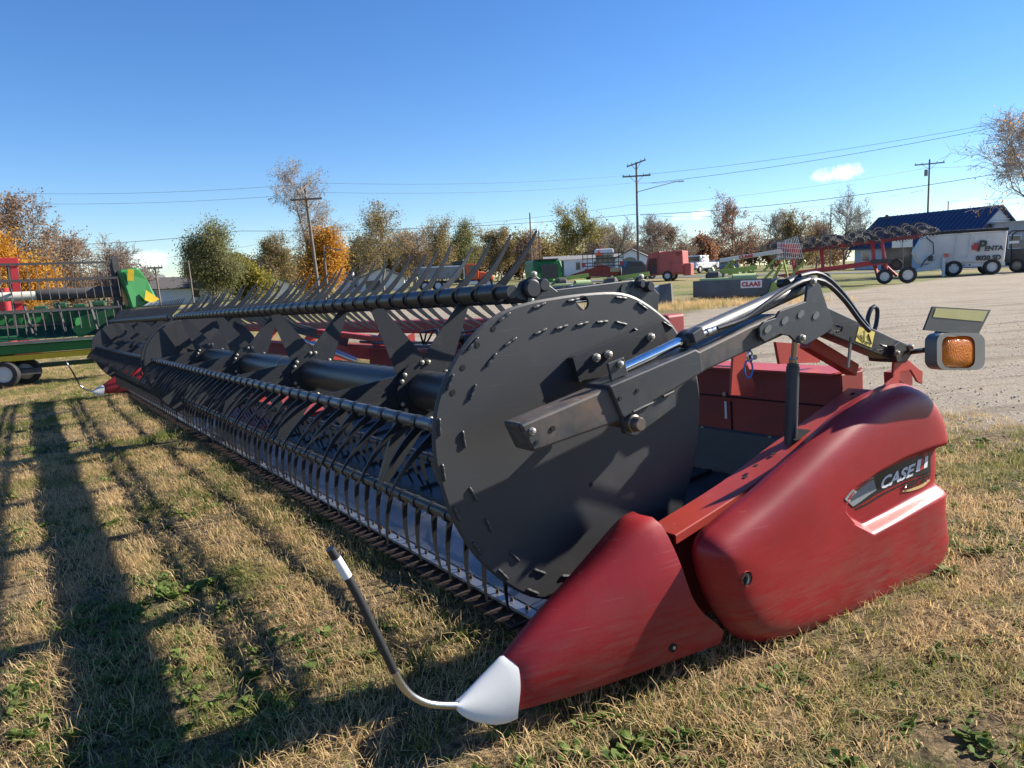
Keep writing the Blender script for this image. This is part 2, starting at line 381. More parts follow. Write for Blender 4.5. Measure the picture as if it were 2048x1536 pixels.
# ================================================================ background: helpers, trees
def spot(px, D, py=560):
    p = at(px, D, py); return p, -math.atan2(p.x - CAM.x, p.y - CAM.y)
def bthing(name, label, cat, px, D, py=560, turn=0, group=None):
    p, a = spot(px, D, py)
    return thing(name, label, cat, p, a + R(turn), group)
def bpart(mb, name, mt, parent, smooth=False, bevel=0, fix=False): return mb.build(name, mt, parent, smooth, bevel, fix=fix)
def box(parent, name, mt, c, d, rot=None, bevel=0): return MB().box(c, d, rot).build(name, mt, parent, bevel=bevel)
def wheel(parent, c, r, w, rim_mt, axis=(0, 1, 0), rim=.6, name='wheel'):
    c = Vector(c); a = Vector(axis).normalized() * (w / 2)
    ty = MB().lathe(c - a, c + a, [(0, r * rim), (.02, r * .9), (.15, r), (.85, r), (.98, r * .9), (1, r * rim)], 26, cap=False).build(name, rubber, parent, smooth=35, fix=True)
    MB().lathe(c - a * .8, c + a * .8, [(0, r * rim * .15), (.0, r * rim * .5), (.12, r * rim * .8), (.1, r * rim), (.9, r * rim), (.88, r * rim * .8), (1, r * rim * .5), (1, r * rim * .15)], 22).build('rim', rim_mt, ty, smooth=35, fix=True)
    return ty
white_rim = mat('white wheel rim', (.62, .61, .58), .5, var=.1, dirt=.3, dirtcol=(.3, .26, .2))
bark = mat('tree bark', (.21, .17, .135), .9, var=.3, vscale=3, bump=.4, bscale=12)
birch_bark = mat('pale birch bark', (.42, .38, .33), .85, var=.3, vscale=4)
twig_mat = mat('bare twigs', (.26, .19, .145), .9, var=.3, vscale=.6)
twig_grey = mat('grey twigs', (.32, .28, .24), .9, var=.3, vscale=.6)
def leaf_mat(name, stops, trans=.5):
    m = bpy.data.materials.new(name); m.use_nodes = True; n, l = m.node_tree.nodes, m.node_tree.links; b = n['Principled BSDF']; out = n['Material Output']
    g = n.new('ShaderNodeNewGeometry'); cr = n.new('ShaderNodeValToRGB'); cr.color_ramp.interpolation = 'LINEAR'
    while len(cr.color_ramp.elements) < len(stops): cr.color_ramp.elements.new(.5)
    for e, (p, c) in zip(cr.color_ramp.elements, stops): e.position = p; e.color = (*c, 1)
    l.new(g.outputs['Random Per Island'], cr.inputs[0]); l.new(cr.outputs[0], b.inputs['Base Color']); b.inputs['Roughness'].default_value = .65; b.inputs['Specular IOR Level'].default_value = .25
    t = n.new('ShaderNodeBsdfTranslucent'); l.new(cr.outputs[0], t.inputs['Color']); ms = n.new('ShaderNodeMixShader'); ms.inputs[0].default_value = trans
    l.new(b.outputs[0], ms.inputs[1]); l.new(t.outputs[0], ms.inputs[2]); l.new(ms.outputs[0], out.inputs['Surface']); return m
L_orange = leaf_mat('orange autumn leaves', [(0, (.30, .12, .015)), (.5, (.55, .26, .03)), (1, (.62, .38, .08))])
L_brown = leaf_mat('brown autumn leaves', [(0, (.18, .115, .07)), (.5, (.30, .18, .10)), (1, (.40, .27, .16))])
L_green = leaf_mat('grey green leaves', [(0, (.09, .105, .04)), (.5, (.19, .20, .08)), (1, (.32, .30, .14))])
L_olive = leaf_mat('olive and tan leaves', [(0, (.12, .12, .04)), (.45, (.25, .22, .08)), (.8, (.38, .27, .11)), (1, (.3, .17, .07))])
L_yellow = leaf_mat('yellow green leaves', [(0, (.10, .11, .02)), (.5, (.26, .23, .04)), (1, (.42, .33, .07))])
L_rust = leaf_mat('rusty red leaves', [(0, (.22, .09, .05)), (.5, (.34, .16, .09)), (1, (.42, .26, .16))])
def grow(seed, H, trunk=.25, levels=4, kids=(5, 5, 4, 3), ratio=.62, spread=48, tropism=.12, wander=.16, r0=None, lean=(0, 0), droop=0):
    rnd = random.Random(seed); segs = []; tips = []
    r0 = r0 or H * .017
    def br(p, d, L, r, lev):
        n = 5 if lev < 2 else 3; pts = [p]
        for i in range(n):
            d = (d + Vector((rnd.gauss(0, wander), rnd.gauss(0, wander), rnd.gauss(0, wander) + (tropism if lev < levels - 1 else -droop)))).normalized()
            q = pts[-1] + d * (L / n); segs.append((pts[-1], q, r * (1 - .75 * i / n), r * (1 - .75 * (i + 1) / n), lev)); pts.append(q)
            if lev < levels - 1:
                f = (i + 1) / n
                if lev == 0 and f < trunk: continue
                k = kids[lev] / n * (1.7 if lev else 1.9)
                for _ in range(int(k) + (rnd.random() < k % 1)):
                    ax = d.orthogonal().normalized(); ax.rotate(Matrix.Rotation(rnd.uniform(0, 6.283), 3, d)); sp_ = R(rnd.gauss(spread, 12))
                    dd = (d * math.cos(sp_) + ax * math.sin(sp_)).normalized()
                    br(q, dd, L * ratio * rnd.uniform(.7, 1.1) * (1 - .3 * f if lev == 0 else 1), r * (1 - .7 * f) * .62, lev + 1)
            else: tips.append((q, d))
        if lev >= levels - 2: tips.append((pts[-1], d))
    br(Vector((0, 0, 0)), Vector((lean[0], lean[1], 1)).normalized(), H * .62, r0, 0)
    top = max(s[1].z for s in segs); k = H / top
    return [(a * k, b * k, ra, rb, l) for a, b, ra, rb, l in segs], [(p * k, d) for p, d in tips]
def seg_mesh(segs, rmin, sides):
    mb = MB()
    for a, b, ra, rb, l in segs:
        d = (b - a).normalized(); u = d.orthogonal().normalized(); w = d.cross(u); n = sides; ra, rb = max(ra, rmin), max(rb, rmin * .8)
        q = [a + (u * math.cos(t) + w * math.sin(t)) * ra for t in (6.2832 * j / n for j in range(n))] + [b + (u * math.cos(t) + w * math.sin(t)) * rb for t in (6.2832 * j / n for j in range(n))]
        mb.add(q, [(j, (j + 1) % n, n + (j + 1) % n, n + j) for j in range(n)])
    return mb
def leaf_cloud(tips, per, size, jit, seed, droop=0):
    rs = np.random.RandomState(seed); T = np.array([tuple(p) for p, d in tips]); idx = np.repeat(np.arange(len(T)), per) if per >= 1 else np.where(rs.rand(len(T)) < per)[0]
    c = T[idx] + rs.normal(0, jit, (len(idx), 3)); c[:, 2] -= np.abs(rs.normal(0, droop, len(idx))) if droop else 0
    u = rs.normal(0, 1, c.shape); u /= np.linalg.norm(u, axis=1)[:, None]; w = rs.normal(0, 1, c.shape); w -= u * (u * w).sum(1)[:, None]; w /= np.linalg.norm(w, axis=1)[:, None]
    s = size * rs.uniform(.6, 1.4, (len(c), 1)); u *= s; w *= s * .6
    V = np.stack([c - u, c + w, c + u, c - w], 1).reshape(-1, 3); F = np.arange(len(V)).reshape(-1, 4)
    mb = MB(); mb.v = [tuple(v) for v in V]; mb.f = [tuple(f) for f in F]; return mb
def tree(label, px, D, top_py, base_py, seed, leafm=None, per=3, lsize=.12, jit=.25, bk=None, tw=None, name='tree', rmin=.018, droop_l=0, hx=1.0, turn=0, **kw):
    H = (base_py - top_py) / 1500 * D
    root = bthing(name, label, 'tree', px, D, base_py)
    segs, tips = grow(seed, H, **kw); 
    if hx != 1: segs = [(Vector((a.x * hx, a.y * hx, a.z)), Vector((b.x * hx, b.y * hx, b.z)), ra, rb, l) for a, b, ra, rb, l in segs]; tips = [(Vector((p.x * hx, p.y * hx, p.z)), d) for p, d in tips]
    lv = max(s[4] for s in segs)
    seg_mesh([s for s in segs if s[4] < 2], .03, 6).build('trunk', bk or bark, root, smooth='all')
    seg_mesh([s for s in segs if s[4] >= 2], rmin, 3).build('branches', tw or twig_mat, root)
    if leafm: leaf_cloud(tips, per, lsize, jit, seed, droop_l).build('crown', leafm, root)
    return root
tree('orange leafy tree at the far left behind the red frame', 22, 40, 395, 600, 3, L_orange, 6, .08, .34, levels=4, trunk=.12, kids=(7, 5, 4, 3), spread=40)
tree('tall half bare tree with brown leaves rising above the orange one', 20, 55, 318, 600, 11, L_brown, .6, .085, .2, levels=5, trunk=.2, kids=(5, 4, 4, 3), spread=42, rmin=.014)
tree('bare wide crowned tree left of the second utility pole', 135, 68, 425, 600, 5, L_brown, .5, .08, .25, levels=5, trunk=.12, kids=(6, 4, 4, 3), spread=50, hx=1.15)
tree('bare rounded tree beside the lone utility pole at left', 215, 74, 440, 598, 8, None, levels=5, trunk=.12, kids=(6, 5, 4, 3), spread=48, hx=1.1)
tree('big grey green willow behind the left house', 425, 92, 430, 598, 21, L_green, 9, .095, .6, levels=4, trunk=.1, kids=(8, 6, 4, 3), spread=42, droop_l=.5, hx=.95)
tree('yellow green bushy tree beside the white garage', 500, 100, 515, 600, 24, L_yellow, 9, .16, .4, levels=4, trunk=.06, kids=(8, 5, 4, 3), spread=52)
tree('tall leaning birch with bare white top twigs', 640, 72, 328, 600, 30, L_brown, .35, .06, .2, bk=birch_bark, tw=twig_grey, levels=5, trunk=.3, kids=(6, 4, 4, 4), spread=38, lean=(-.22, 0), droop=.45, tropism=.06, rmin=.012, hx=.9, ratio=.55)
tree('dense orange gold tree below the birch', 652, 70, 452, 602, 33, L_orange, 8, .085, .42, levels=4, trunk=.06, kids=(8, 6, 4, 3), spread=36, droop_l=.4, hx=.8)
tree('half bare tree with tan and green leaves right of the leaning pole', 768, 98, 403, 582, 41, L_olive, 1, .10, .35, levels=5, trunk=.22, kids=(5, 4, 3, 3), spread=40)
tree('thin grey tree behind the dump truck box', 885, 104, 438, 578, 43, L_olive, 2, .09, .4, levels=4, trunk=.12, kids=(7, 5, 4, 3), spread=38, hx=.85)
tree('dark green tree behind the dump truck cab', 940, 112, 448, 574, 47, L_green, 5, .10, .5, levels=4, trunk=.06, kids=(7, 5, 4, 3), spread=36, hx=.75)
tree('yellow green spreading tree above the green baler', 1148, 102, 408, 566, 52, L_yellow, 2, .09, .35, levels=5, trunk=.25, kids=(5, 4, 3, 3), spread=42, hx=.9)
tree('bare tree left of the double armed pole', 1228, 108, 446, 562, 55, None, levels=5, trunk=.12, kids=(6, 4, 4, 3), spread=40, tw=twig_grey)
tree('bare tree just right of the double armed pole', 1300, 100, 442, 560, 58, None, levels=5, trunk=.1, kids=(6, 5, 4, 3), spread=44, tw=twig_mat)
tree('bare tree above the red baler', 1350, 104, 450, 558, 59, L_brown, .4, .07, .2, levels=5, trunk=.1, kids=(6, 4, 4, 3), spread=42, tw=twig_grey)
tree('small rusty red leaved tree above the white truck', 1400, 120, 482, 550, 62, L_rust, 9, .16, .4, levels=4, trunk=.1, kids=(7, 5, 4, 3), spread=48)
tree('open tree with reddish brown leaves between two thin poles', 1480, 84, 390, 552, 64, L_rust, .45, .08, .25, levels=5, trunk=.2, kids=(5, 4, 4, 3), spread=44, hx=.95)
tree('bare bushy tree left of the feathery one', 1590, 90, 420, 545, 66, L_olive, .5, .09, .25, levels=5, trunk=.08, kids=(6, 4, 4, 3), spread=40, tw=twig_mat)
tree('feathery bare tree in front of the blue roofed building', 1688, 86, 370, 540, 69, None, levels=5, trunk=.2, kids=(5, 5, 4, 4), spread=42, tw=twig_grey, droop=.1, hx=.85, rmin=.014)
tree('large bare tree cut off by the right edge', 2110, 50, 205, 545, 71, L_orange, .12, .07, .2, levels=5, trunk=.2, kids=(6, 5, 4, 4), spread=46, tw=twig_grey, droop=.05, rmin=.012)
for (lb, px, D, tp, bs, sd, lm, pr, tw) in (
    ('bare brown tree between the orange tree and the lone pole', 95, 62, 452, 600, 101, L_brown, .5, twig_mat),
    ('thin bare tree just left of the willow', 305, 96, 515, 596, 102, None, 1, twig_grey),
    ('sparse tan tree between willow and birch', 560, 112, 465, 594, 103, L_olive, 1, twig_mat),
    ('sparse tree between the gold tree and the tan one', 712, 112, 470, 586, 104, L_olive, 1, twig_mat),
    ('bare tree right of the tan and green one', 828, 108, 452, 580, 105, L_brown, .4, twig_grey),
    ('sparse tree behind the tallest reel tines', 1005, 118, 458, 574, 106, L_olive, 1, twig_mat),
    ('bare tree behind the plain pole', 1058, 116, 470, 570, 107, L_brown, .5, twig_grey),
    ('bare tree right of the yellow green one', 1192, 112, 455, 565, 108, None, 1, twig_mat),
    ('bare tree between the reddish tree and the bushy one', 1545, 96, 428, 548, 109, None, 1, twig_grey),
    ('bare bushy tree just left of the feathery one', 1632, 98, 432, 544, 110, L_brown, .4, twig_mat)):
    tree(lb, px, D, tp, bs, sd, lm, pr, .10, .35, levels=5, trunk=.12, kids=(6, 4, 4, 3), spread=44, tw=tw)
# woods along the far road: reads as one mass
rs = np.random.RandomState(4)
def woods(px0, px1, D0, D1, top0, n, mt, seed, leaf=.22, twigs=True):
    rnd = random.Random(seed); mbl = MB(); mbt = MB()
    for i in range(n):
        px = rnd.uniform(px0, px1); D = rnd.uniform(D0, D1); p = at(px, D, 560); hgt = (top0 * rnd.uniform(.6, 1.0)) / 1500 * D
        segs, tips = grow(seed * 100 + i, hgt, levels=3, trunk=.1, kids=(8, 6, 4), spread=40)
        t_ = seg_mesh([s for s in segs if s[4] < 2 or hash((s[0].x, s[1].y)) % 3], .03, 3); mbt.add([Vector(v) + p for v in t_.v], t_.f)
        l_ = leaf_cloud(tips, 2, leaf * .92, .5, seed + i); mbl.add(np.array(l_.v) + np.array(p), l_.f)
    o = mbl.build('woods', mt); tag(o, kind='stuff')
    o2 = mbt.build('woods', twig_mat); tag(o2, kind='stuff')
woods(480, 860, 118, 140, 100, 24, L_olive, 3)
woods(860, 1240, 122, 145, 100, 26, L_olive, 4)
woods(690, 1260, 126, 140, 85, 14, L_brown, 5)
woods(1200, 1780, 125, 150, 62, 26, L_brown, 6)
woods(-200, 330, 95, 120, 75, 22, L_brown, 7)
woods(250, 560, 125, 140, 70, 10, L_green, 8)
# ================================================================ background: buildings
siding_white = mat('white siding', (.80, .81, .82), .6, var=.04, vscale=2, dirt=.1, dirtcol=(.45, .44, .4))
siding_grey = mat('grey siding', (.36, .37, .37), .6, var=.1, vscale=2)
siding_blue = mat('pale blue siding', (.42, .49, .56), .6, var=.08)
roof_dark = mat('dark shingles', (.075, .07, .07), .85, var=.2, vscale=6)
roof_grey = mat('grey shingles', (.20, .20, .20), .85, var=.2, vscale=6)
roof_blue = mat('blue metal roof', (.035, .05, .11), .42, var=.12, vscale=1.5, metal=.1)
glass_dark = mat('dark window glass', (.03, .035, .04), .08, var=.1, spec=.8)
trim_white = mat('white trim', (.72, .72, .72), .5, var=.04)
concrete = mat('pale concrete', (.38, .36, .33), .85, var=.1)
def gable(root, w, d, h, rise, wallm, roofm, over=.3, along='y', seams=0):
    """house shell, centre at origin; ridge runs along local y (gable to camera) or x"""
    mb = MB()
    if along == 'y':
        mb.prism([(-w / 2, -d / 2, 0), (w / 2, -d / 2, 0), (w / 2, -d / 2, h), (0, -d / 2, h + rise), (-w / 2, -d / 2, h)], (0, d, 0))
        ex, rot = d + 2 * over, 0
    else:
        mb.prism([(-w / 2, -d / 2, 0), (-w / 2, d / 2, 0), (-w / 2, d / 2, h), (-w / 2, 0, h + rise), (-w / 2, -d / 2, h)], (w, 0, 0))
    bpart(mb, 'wall', wallm, root, fix=True)
    half = (w if along == 'y' else d) / 2; sl = math.hypot(half, rise); ex = (d if along == 'y' else w) + 2 * over
    mb = MB(); k = (half + over) / half; th = .12
    for s in (-1, 1):
        e = Vector((s * half * k, 0, h + rise - rise * k + .03)); r_ = Vector((0, 0, h + rise + .03))
        if along == 'y': pts = [Vector((r_.x, -ex / 2, r_.z)), Vector((e.x, -ex / 2, e.z)), Vector((e.x, -ex / 2, e.z + th)), Vector((r_.x, -ex / 2, r_.z + th))]; off = (0, ex, 0)
        else: pts = [Vector((-ex / 2, 0, r_.z)), Vector((-ex / 2, e.x, e.z)), Vector((-ex / 2, e.x, e.z + th)), Vector((-ex / 2, 0, r_.z + th))]; off = (ex, 0, 0)
        mb.prism(pts, off)
        if seams:
            for i in range(seams):
                t = -ex / 2 + ex * (i + .5) / seams
                a, b2 = (Vector((t, 0, r_.z + th + .02)), Vector((t, e.x, e.z + th + .02))) if along == 'x' else (Vector((0, t, r_.z + th + .02)), Vector((e.x, t, e.z + th + .02)))
                mb.beam(a, b2, .05, .05)
    return bpart(mb, 'roof', roofm, root, fix=True)
def window(root, x, z, w, h, y, mt=None):
    o = box(root, 'window', trim_white, (x, y - .03, z), (w + .16, .06, h + .16)); box(o, 'pane', mt or glass_dark, (x, y - .065, z), (w, .03, h)); return o
g = bthing('garage', 'white gable fronted garage left of the leaning pole', 'garage', 533, 108, 592)
gable(g, 6.0, 8, 2.0, 1.1, siding_white, roof_grey, .35); window(g, 1.6, 1.3, .5, .7, -4)
h1 = bthing('house', 'low dark roofed house behind the thin poles at left', 'house', 345, 98, 594, 6)
gable(h1, 8.4, 7, 2.0, 1.3, siding_white, roof_dark, .4, 'x'); window(h1, -2.6, 1.2, .9, .9, -3.5); window(h1, 2.4, 1.2, .9, .9, -3.5)
h1b = bthing('house', 'grey house with grey roof at the foot of the bare left tree', 'house', 285, 104, 594, -8)
gable(h1b, 5.5, 6, 2.6, 1.2, siding_grey, roof_grey, .3, 'x'); window(h1b, .8, 1.4, .8, .9, -3)
h2 = bthing('house', 'white house partly behind the reel tines, left of the dump truck', 'house', 705, 112, 580, 4)
gable(h2, 4.5, 6, 1.9, 1.0, siding_white, roof_grey, .3, 'x'); window(h2, 0, 1.1, .8, .7, -3)
h3 = bthing('house', 'white low house with open carport next to the dump truck', 'house', 768, 108, 576, -5)
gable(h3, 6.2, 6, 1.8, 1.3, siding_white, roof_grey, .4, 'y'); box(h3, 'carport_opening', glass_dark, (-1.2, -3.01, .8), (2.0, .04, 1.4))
mbh = bthing('mobile_home', 'long white mobile home with a flat dark roof edge', 'mobile home', 1165, 96, 558, 3)
box(mbh, 'wall', siding_white, (0, 0, 1.25), (9.5, 4, 2.0)); box(mbh, 'skirt', roof_dark, (0, 0, .2), (9.3, 3.8, .4)); gable_roof = MB().prism([(-4.9, -2.15, 2.25), (-4.9, 2.15, 2.25), (-4.9, 0, 2.75)], (9.8, 0, 0)).build('roof', roof_grey, mbh, fix=True)
for x in (-3.0, -.6, 1.6): window(mbh, x, 1.4, .5, .9, -2)
h4 = bthing('house', 'white gabled house with arched window behind the double armed pole', 'house', 1268, 88, 548, -4)
gable(h4, 3.6, 7, 1.9, .9, siding_white, roof_grey, .25, 'y'); window(h4, -.2, 1.0, .75, 1.0, -3.5)
mb = MB(); mb.prism([(.75 * math.cos(t) - .2, -3.56, 1.55 + .45 * math.sin(t)) for t in (math.pi * i / 12 for i in range(13))], (0, .05, 0)); bpart(mb, 'arch_window', glass_dark, h4)
box(h4, 'side_wing', siding_white, (2.8, .5, .95), (2.0, 5, 1.9)); box(h4, 'wing_roof', roof_grey, (2.8, .5, 1.96), (2.3, 5.3, .12)); box(h4, 'porch', siding_grey, (-2.6, -.5, 1.0), (1.6, 4, 2.0)); box(h4, 'porch_roof', roof_dark, (-2.6, -.5, 2.07), (1.9, 4.4, .14))
h5 = bthing('metal_roof_building', 'long building with blue metal roof behind the hay rake', 'building', 1868, 80, 532, -36)
gable(h5, 13.0, 8.5, 2.6, 3.1, siding_blue, roof_blue, .5, 'x', seams=26)
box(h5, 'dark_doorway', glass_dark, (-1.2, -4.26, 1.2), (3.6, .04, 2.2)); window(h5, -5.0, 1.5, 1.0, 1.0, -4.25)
mb = MB()
for i in range(9): mb.box((7.02, 0, 2.75 + i * .25), (.03, 2 * 4.1 * (1 - (i * .25 + .15) / 2.6), .03))
bpart(mb, 'gable_siding', siding_grey, h5)
mb = MB(); mb.lathe((-5.6, -.4, 4.6), (-5.6, -.4, 6.0), [(0, .1), (.8, .1), (.81, .16), (1, .16)], 10); bpart(mb, 'vent_pipe', roof_dark, h5)
h6 = bthing('grey_building', 'flat grey building at the right edge behind the dark tractor', 'building', 2075, 72, 528, 10)
box(h6, 'wall', siding_grey, (0, 0, 2.0), (8, 6, 4.0)); box(h6, 'parapet', concrete, (0, 0, 4.06), (8.2, 6.2, .14)); window(h6, -2.4, 2.2, .9, 1.1, -3)

# ================================================================ poles and wires
pole_wood = mat('weathered pole wood', (.17, .14, .115), .9, var=.25, vscale=3, bump=.2, bscale=20)
pole_metal = mat('grey pole', (.22, .22, .22), .6, var=.15)
wire_m = mat('power line', (.05, .05, .055), .6, var=0)
POLES = {}
def pole(key, label, px, D, top, base, r=.14, arms=(), lean=0, mt=None, name='utility_pole'):
    root = bthing(name, label, 'pole', px, D, base); H = (base - top) / 1500 * D
    mb = MB(); mb.lathe((0, 0, -.3), (lean * H, 0, H), [(0, r), (1, r * .65)], 10); bpart(mb, 'shaft', mt or pole_wood, root, smooth=True)
    for (dz, w, tilt, yaw) in arms:
        z = H - dz; c = Vector((lean * z, -.12, z)); v = Vector((math.cos(R(yaw)), math.sin(R(yaw)), math.tan(R(tilt)))) * (w / 2)
        a = MB().beam(c - v, c + v, .12, .14).build('crossarm', mt or pole_wood, root)
        for s in (-.92, -.5, .5, .92): MB().lathe(c + v * s + Vector((0, 0, .05)), c + v * s + Vector((0, 0, .25)), [(0, .03), (.3, .05), (.8, .05), (1, .02)], 6).build('insulator', concrete, a, smooth=True)
        MB().beam(c + v * .5, Vector((lean * (z - .7), -.1, z - .7)), .04, .04).beam(c - v * .5, Vector((lean * (z - .7), -.1, z - .7)), .04, .04).build('arm_brace', pole_metal, root)
    POLES[key] = (root, H, lean); return root
pole('a', 'wooden utility pole with two crossarms in front of the birch', 641, 58, 370, 602, .15, ((.15, 1.3, 35, 40), (1.05, 2.3, 2, 0)), lean=-.055)
pole('b', 'tall utility pole with two crossarms and a street light', 1277, 80, 343, 562, .15, ((.12, 2.1, 18, 25), (1.4, 2.9, 0, 0)))
pole('c', 'tall utility pole with a transformer above the blue roof', 1852, 96, 322, 528, .15, ((.55, 3.3, 0, 0),))
pole('d', 'short utility pole with crossarm beside the bare trees at left', 258, 92, 510, 598, .12, ((.3, 1.9, 0, 0),))
pole('e', 'small utility pole with crossarm left of the willow', 322, 60, 508, 600, .09, ((.12, 1.1, 0, 0),), lean=-.05)
pole('f', 'thin bare pole at the left edge of the willow', 388, 58, 500, 602, .08, (), lean=-.03)
pole('g', 'plain pole rising behind the reel tines', 1065, 92, 434, 566, .12)
pole('h', 'shorter brown pole beside the plain pole', 1081, 100, 468, 564, .1)
pole('i', 'thin dark pole in front of the reddish tree', 1465, 88, 428, 550, .11)
pole('j', 'thin pole left of the feathery tree', 1660, 92, 420, 540, .1)
pole('k', 'pole stub behind the ridge of the blue roof', 1892, 110, 402, 524, .11)
lp = pole('l', 'brown street lamp pole with arm against the gold tree', 657, 56, 486, 602, .1, (), lean=-.01, name='street_lamp')
mb = MB(); mb.beam((0, 0, 4.25), (.75, 0, 4.05), .05, .05); mb.box((.95, 0, 4.02), (.5, .2, .12)); bpart(mb, 'lamp_head', pole_metal, lp)
pb, Hb, _ = POLES['b']
mb = MB(); mb.tube([(.1, 0, Hb - 3.0), (2.2, 0, Hb - 2.55), (4.3, 0, Hb - 2.15)], .05, 6); mb.tube([(.1, 0, Hb - 2.1), (2.4, 0, Hb - 2.25), (4.2, 0, Hb - 2.15)], .025, 5); mb.box((4.5, 0, Hb - 2.2), (.6, .25, .14)); bpart(mb, 'street_light_arm', trim_white, pb)
pc_, Hc, _ = POLES['c']
mb = MB(); mb.lathe((-.35, -.1, Hc - 2.0), (-.35, -.1, Hc - 1.2), [(0, .2), (.9, .2), (1, .1)], 12); bpart(mb, 'transformer', pole_metal, pc_, smooth=True)
sg = bthing('road_sign', 'white framed road sign seen from behind, by the hay rake', 'sign', 1803, 62, 535)
box(sg, 'sign_board', trim_white, (0, 0, 2.5), (1.5, .04, .95)); box(sg, 'sign_divider', pole_metal, (0, -.03, 2.5), (.06, .03, 1.0)); MB().lathe((.1, .05, -.2), (.1, .05, 2.9), [(0, .04), (1, .04)], 6).build('post', pole_metal, sg)
lpost = bthing('yard_lamp', 'black yard lamp post by the white houses', 'lamp', 708, 70, 588)
MB().lathe((0, 0, -.2), (0, 0, 2.1), [(0, .05), (1, .04)], 8).build('post', roof_dark, lpost); MB().lathe((0, 0, 2.1), (0, 0, 2.5), [(0, .06), (.2, .14), (.8, .14), (1, .03)], 10).build('lantern', siding_white, lpost)
def wp(px, py, D): 
    r = rt * (px - 1024) + up * (768 - py) + fwd * FPX; return CAM + r * (D / r.y)
WN = [0]
def wire(label, pts, r=.02, sag=.4):
    p = [wp(*q) for q in pts]; path = []
    for a, b2 in zip(p[:-1], p[1:]):
        for i in range(12):
            t = i / 12; path.append(a.lerp(b2, t) - Vector((0, 0, sag * 4 * t * (1 - t))))
    path.append(p[-1]); o = MB().tube(path, r * .7, 5).build('power_line', wire_m, smooth=True); tag(o, label, 'wire', 'overhead power lines'); return o
wire('topmost power line from the leaning pole to the double armed pole', [(-60, 384, 60), (632, 366, 58), (1258, 350, 80)], .014)
wire('second power line below the top one, leaning pole to double armed pole', [(-60, 405, 60), (645, 385, 58), (1262, 366, 80)], .014)
wire('thin power line from the double armed pole rising off the right edge', [(1290, 349, 80), (2048, 236, 62), (2300, 190, 56)], .02)
wire('thicker power line just under the one rising off the right edge', [(1300, 366, 80), (2048, 243, 62), (2300, 205, 56)], .026)
wire('dark cable crossing above the hay rake to the right edge', [(1280, 430, 80), (1980, 350, 66), (2300, 300, 60)], .036, .5)
wire('pale cable below the dark one toward the blue roof pole', [(1280, 428, 80), (1480, 425, 84), (1850, 380, 96)], .026)
wire('low cable from the double armed pole left across the trees', [(-60, 490, 72), (480, 462, 74), (1277, 428, 80)], .03, .5)
wire('lowest cable from behind the tines to the left edge', [(250, 520, 92), (600, 470, 84), (1277, 408, 80)], .018, .5)
wire('faint line through the blue roof pole crossarm', [(1277, 412, 80), (1852, 336, 96), (2300, 300, 96)], .02)
wire('line from the pole stub over the blue roof', [(1660, 428, 92), (1892, 403, 110), (2300, 365, 100)], .024)
# ================================================================ background: machines
m_orange = mat('orange truck paint', (.62, .10, .02), .35, var=.08, dirt=.15)
m_grey = mat('grey steel box', (.24, .235, .22), .5, metal=.3, var=.2, vscale=2, dirt=.4)
m_green = mat('green machine paint', (.02, .16, .035), .38, var=.12, vscale=2, dirt=.15)
m_dgreen = mat('dark green paint', (.012, .07, .03), .45, var=.15, vscale=2, dirt=.2)
m_yellow = mat('yellow machine paint', (.62, .42, .02), .4, var=.08, dirt=.2)
m_red = mat('red machine paint', (.42, .03, .035), .42, var=.12, vscale=2, dirt=.2)
m_faded = mat('faded red baler paint', (.42, .085, .075), .55, var=.15, vscale=1.5, dirt=.4, dirtcol=(.32, .12, .10))
m_cream = mat('cream tube paint', (.55, .54, .46), .45, var=.06, dirt=.2)
m_white = mat('white vehicle paint', (.68, .69, .70), .35, var=.05)
m_blue = mat('blue car paint', (.10, .16, .26), .3, var=.06)
m_navy = mat('dark pickup paint', (.03, .045, .06), .3, var=.08)
m_lime = mat('lime green paint', (.24, .31, .07), .5, var=.12, dirt=.15)
m_lite = mat('pale lime cover', (.42, .50, .24), .5, var=.08)
m_tarp = mat('grey protective skirt', (.10, .105, .11), .6, var=.2, vscale=2, bump=.3, bscale=6, dirt=.2)
m_tarpl = mat('pale folded skirt', (.34, .35, .34), .55, var=.2, vscale=2)
m_mixer = mat('faded white mixer paint', (.62, .61, .58), .55, var=.1, vscale=.8, dirt=.45, dirtcol=(.33, .31, .27), dscale=1.5)
m_tan = mat('tan tank', (.42, .32, .2), .5, var=.1)
m_slow = mat('orange warning triangle', (.8, .09, .02), .5, var=0)
# ---- orange dump truck
t = bthing('dump_truck', 'orange dump truck with grey box behind the reel tines', 'truck', 905, 74, 584, 4)
bx = MB(); bx.prism([(-3.2, -1.2, 1.15), (.75, -1.2, 1.15), (.95, -1.2, 2.35), (-3.5, -1.2, 2.35)], (0, 2.4, 0)); bpart(bx, 'dump_box', m_grey, t, bevel=.05)
box(t, 'box_rail', trim_white, (-1.2, -1.22, 2.32), (4.2, .06, .12)); box(t, 'cab_guard', roof_dark, (.95, 0, 2.75), (1.1, 2.3, .1)); box(t, 'load_tarp', roof_dark, (.6, 0, 2.6), (1.0, 2.2, .35), bevel=.1)
box(t, 'chassis', roof_dark, (.2, 0, .85), (7.2, .9, .28))
cb_ = MB(); cb_.prism([(1.35, -1.1, .95), (2.55, -1.1, .95), (2.55, -1.1, 1.75), (2.30, -1.1, 2.45), (1.35, -1.1, 2.5)], (0, 2.2, 0)); cab = bpart(cb_, 'cab', m_orange, t, bevel=.06)
box(cab, 'door_window', glass_dark, (1.95, -1.115, 2.05), (.65, .03, .5)); box(cab, 'door_badge', decal_grey, (2.0, -1.115, 1.4), (.4, .03, .3))
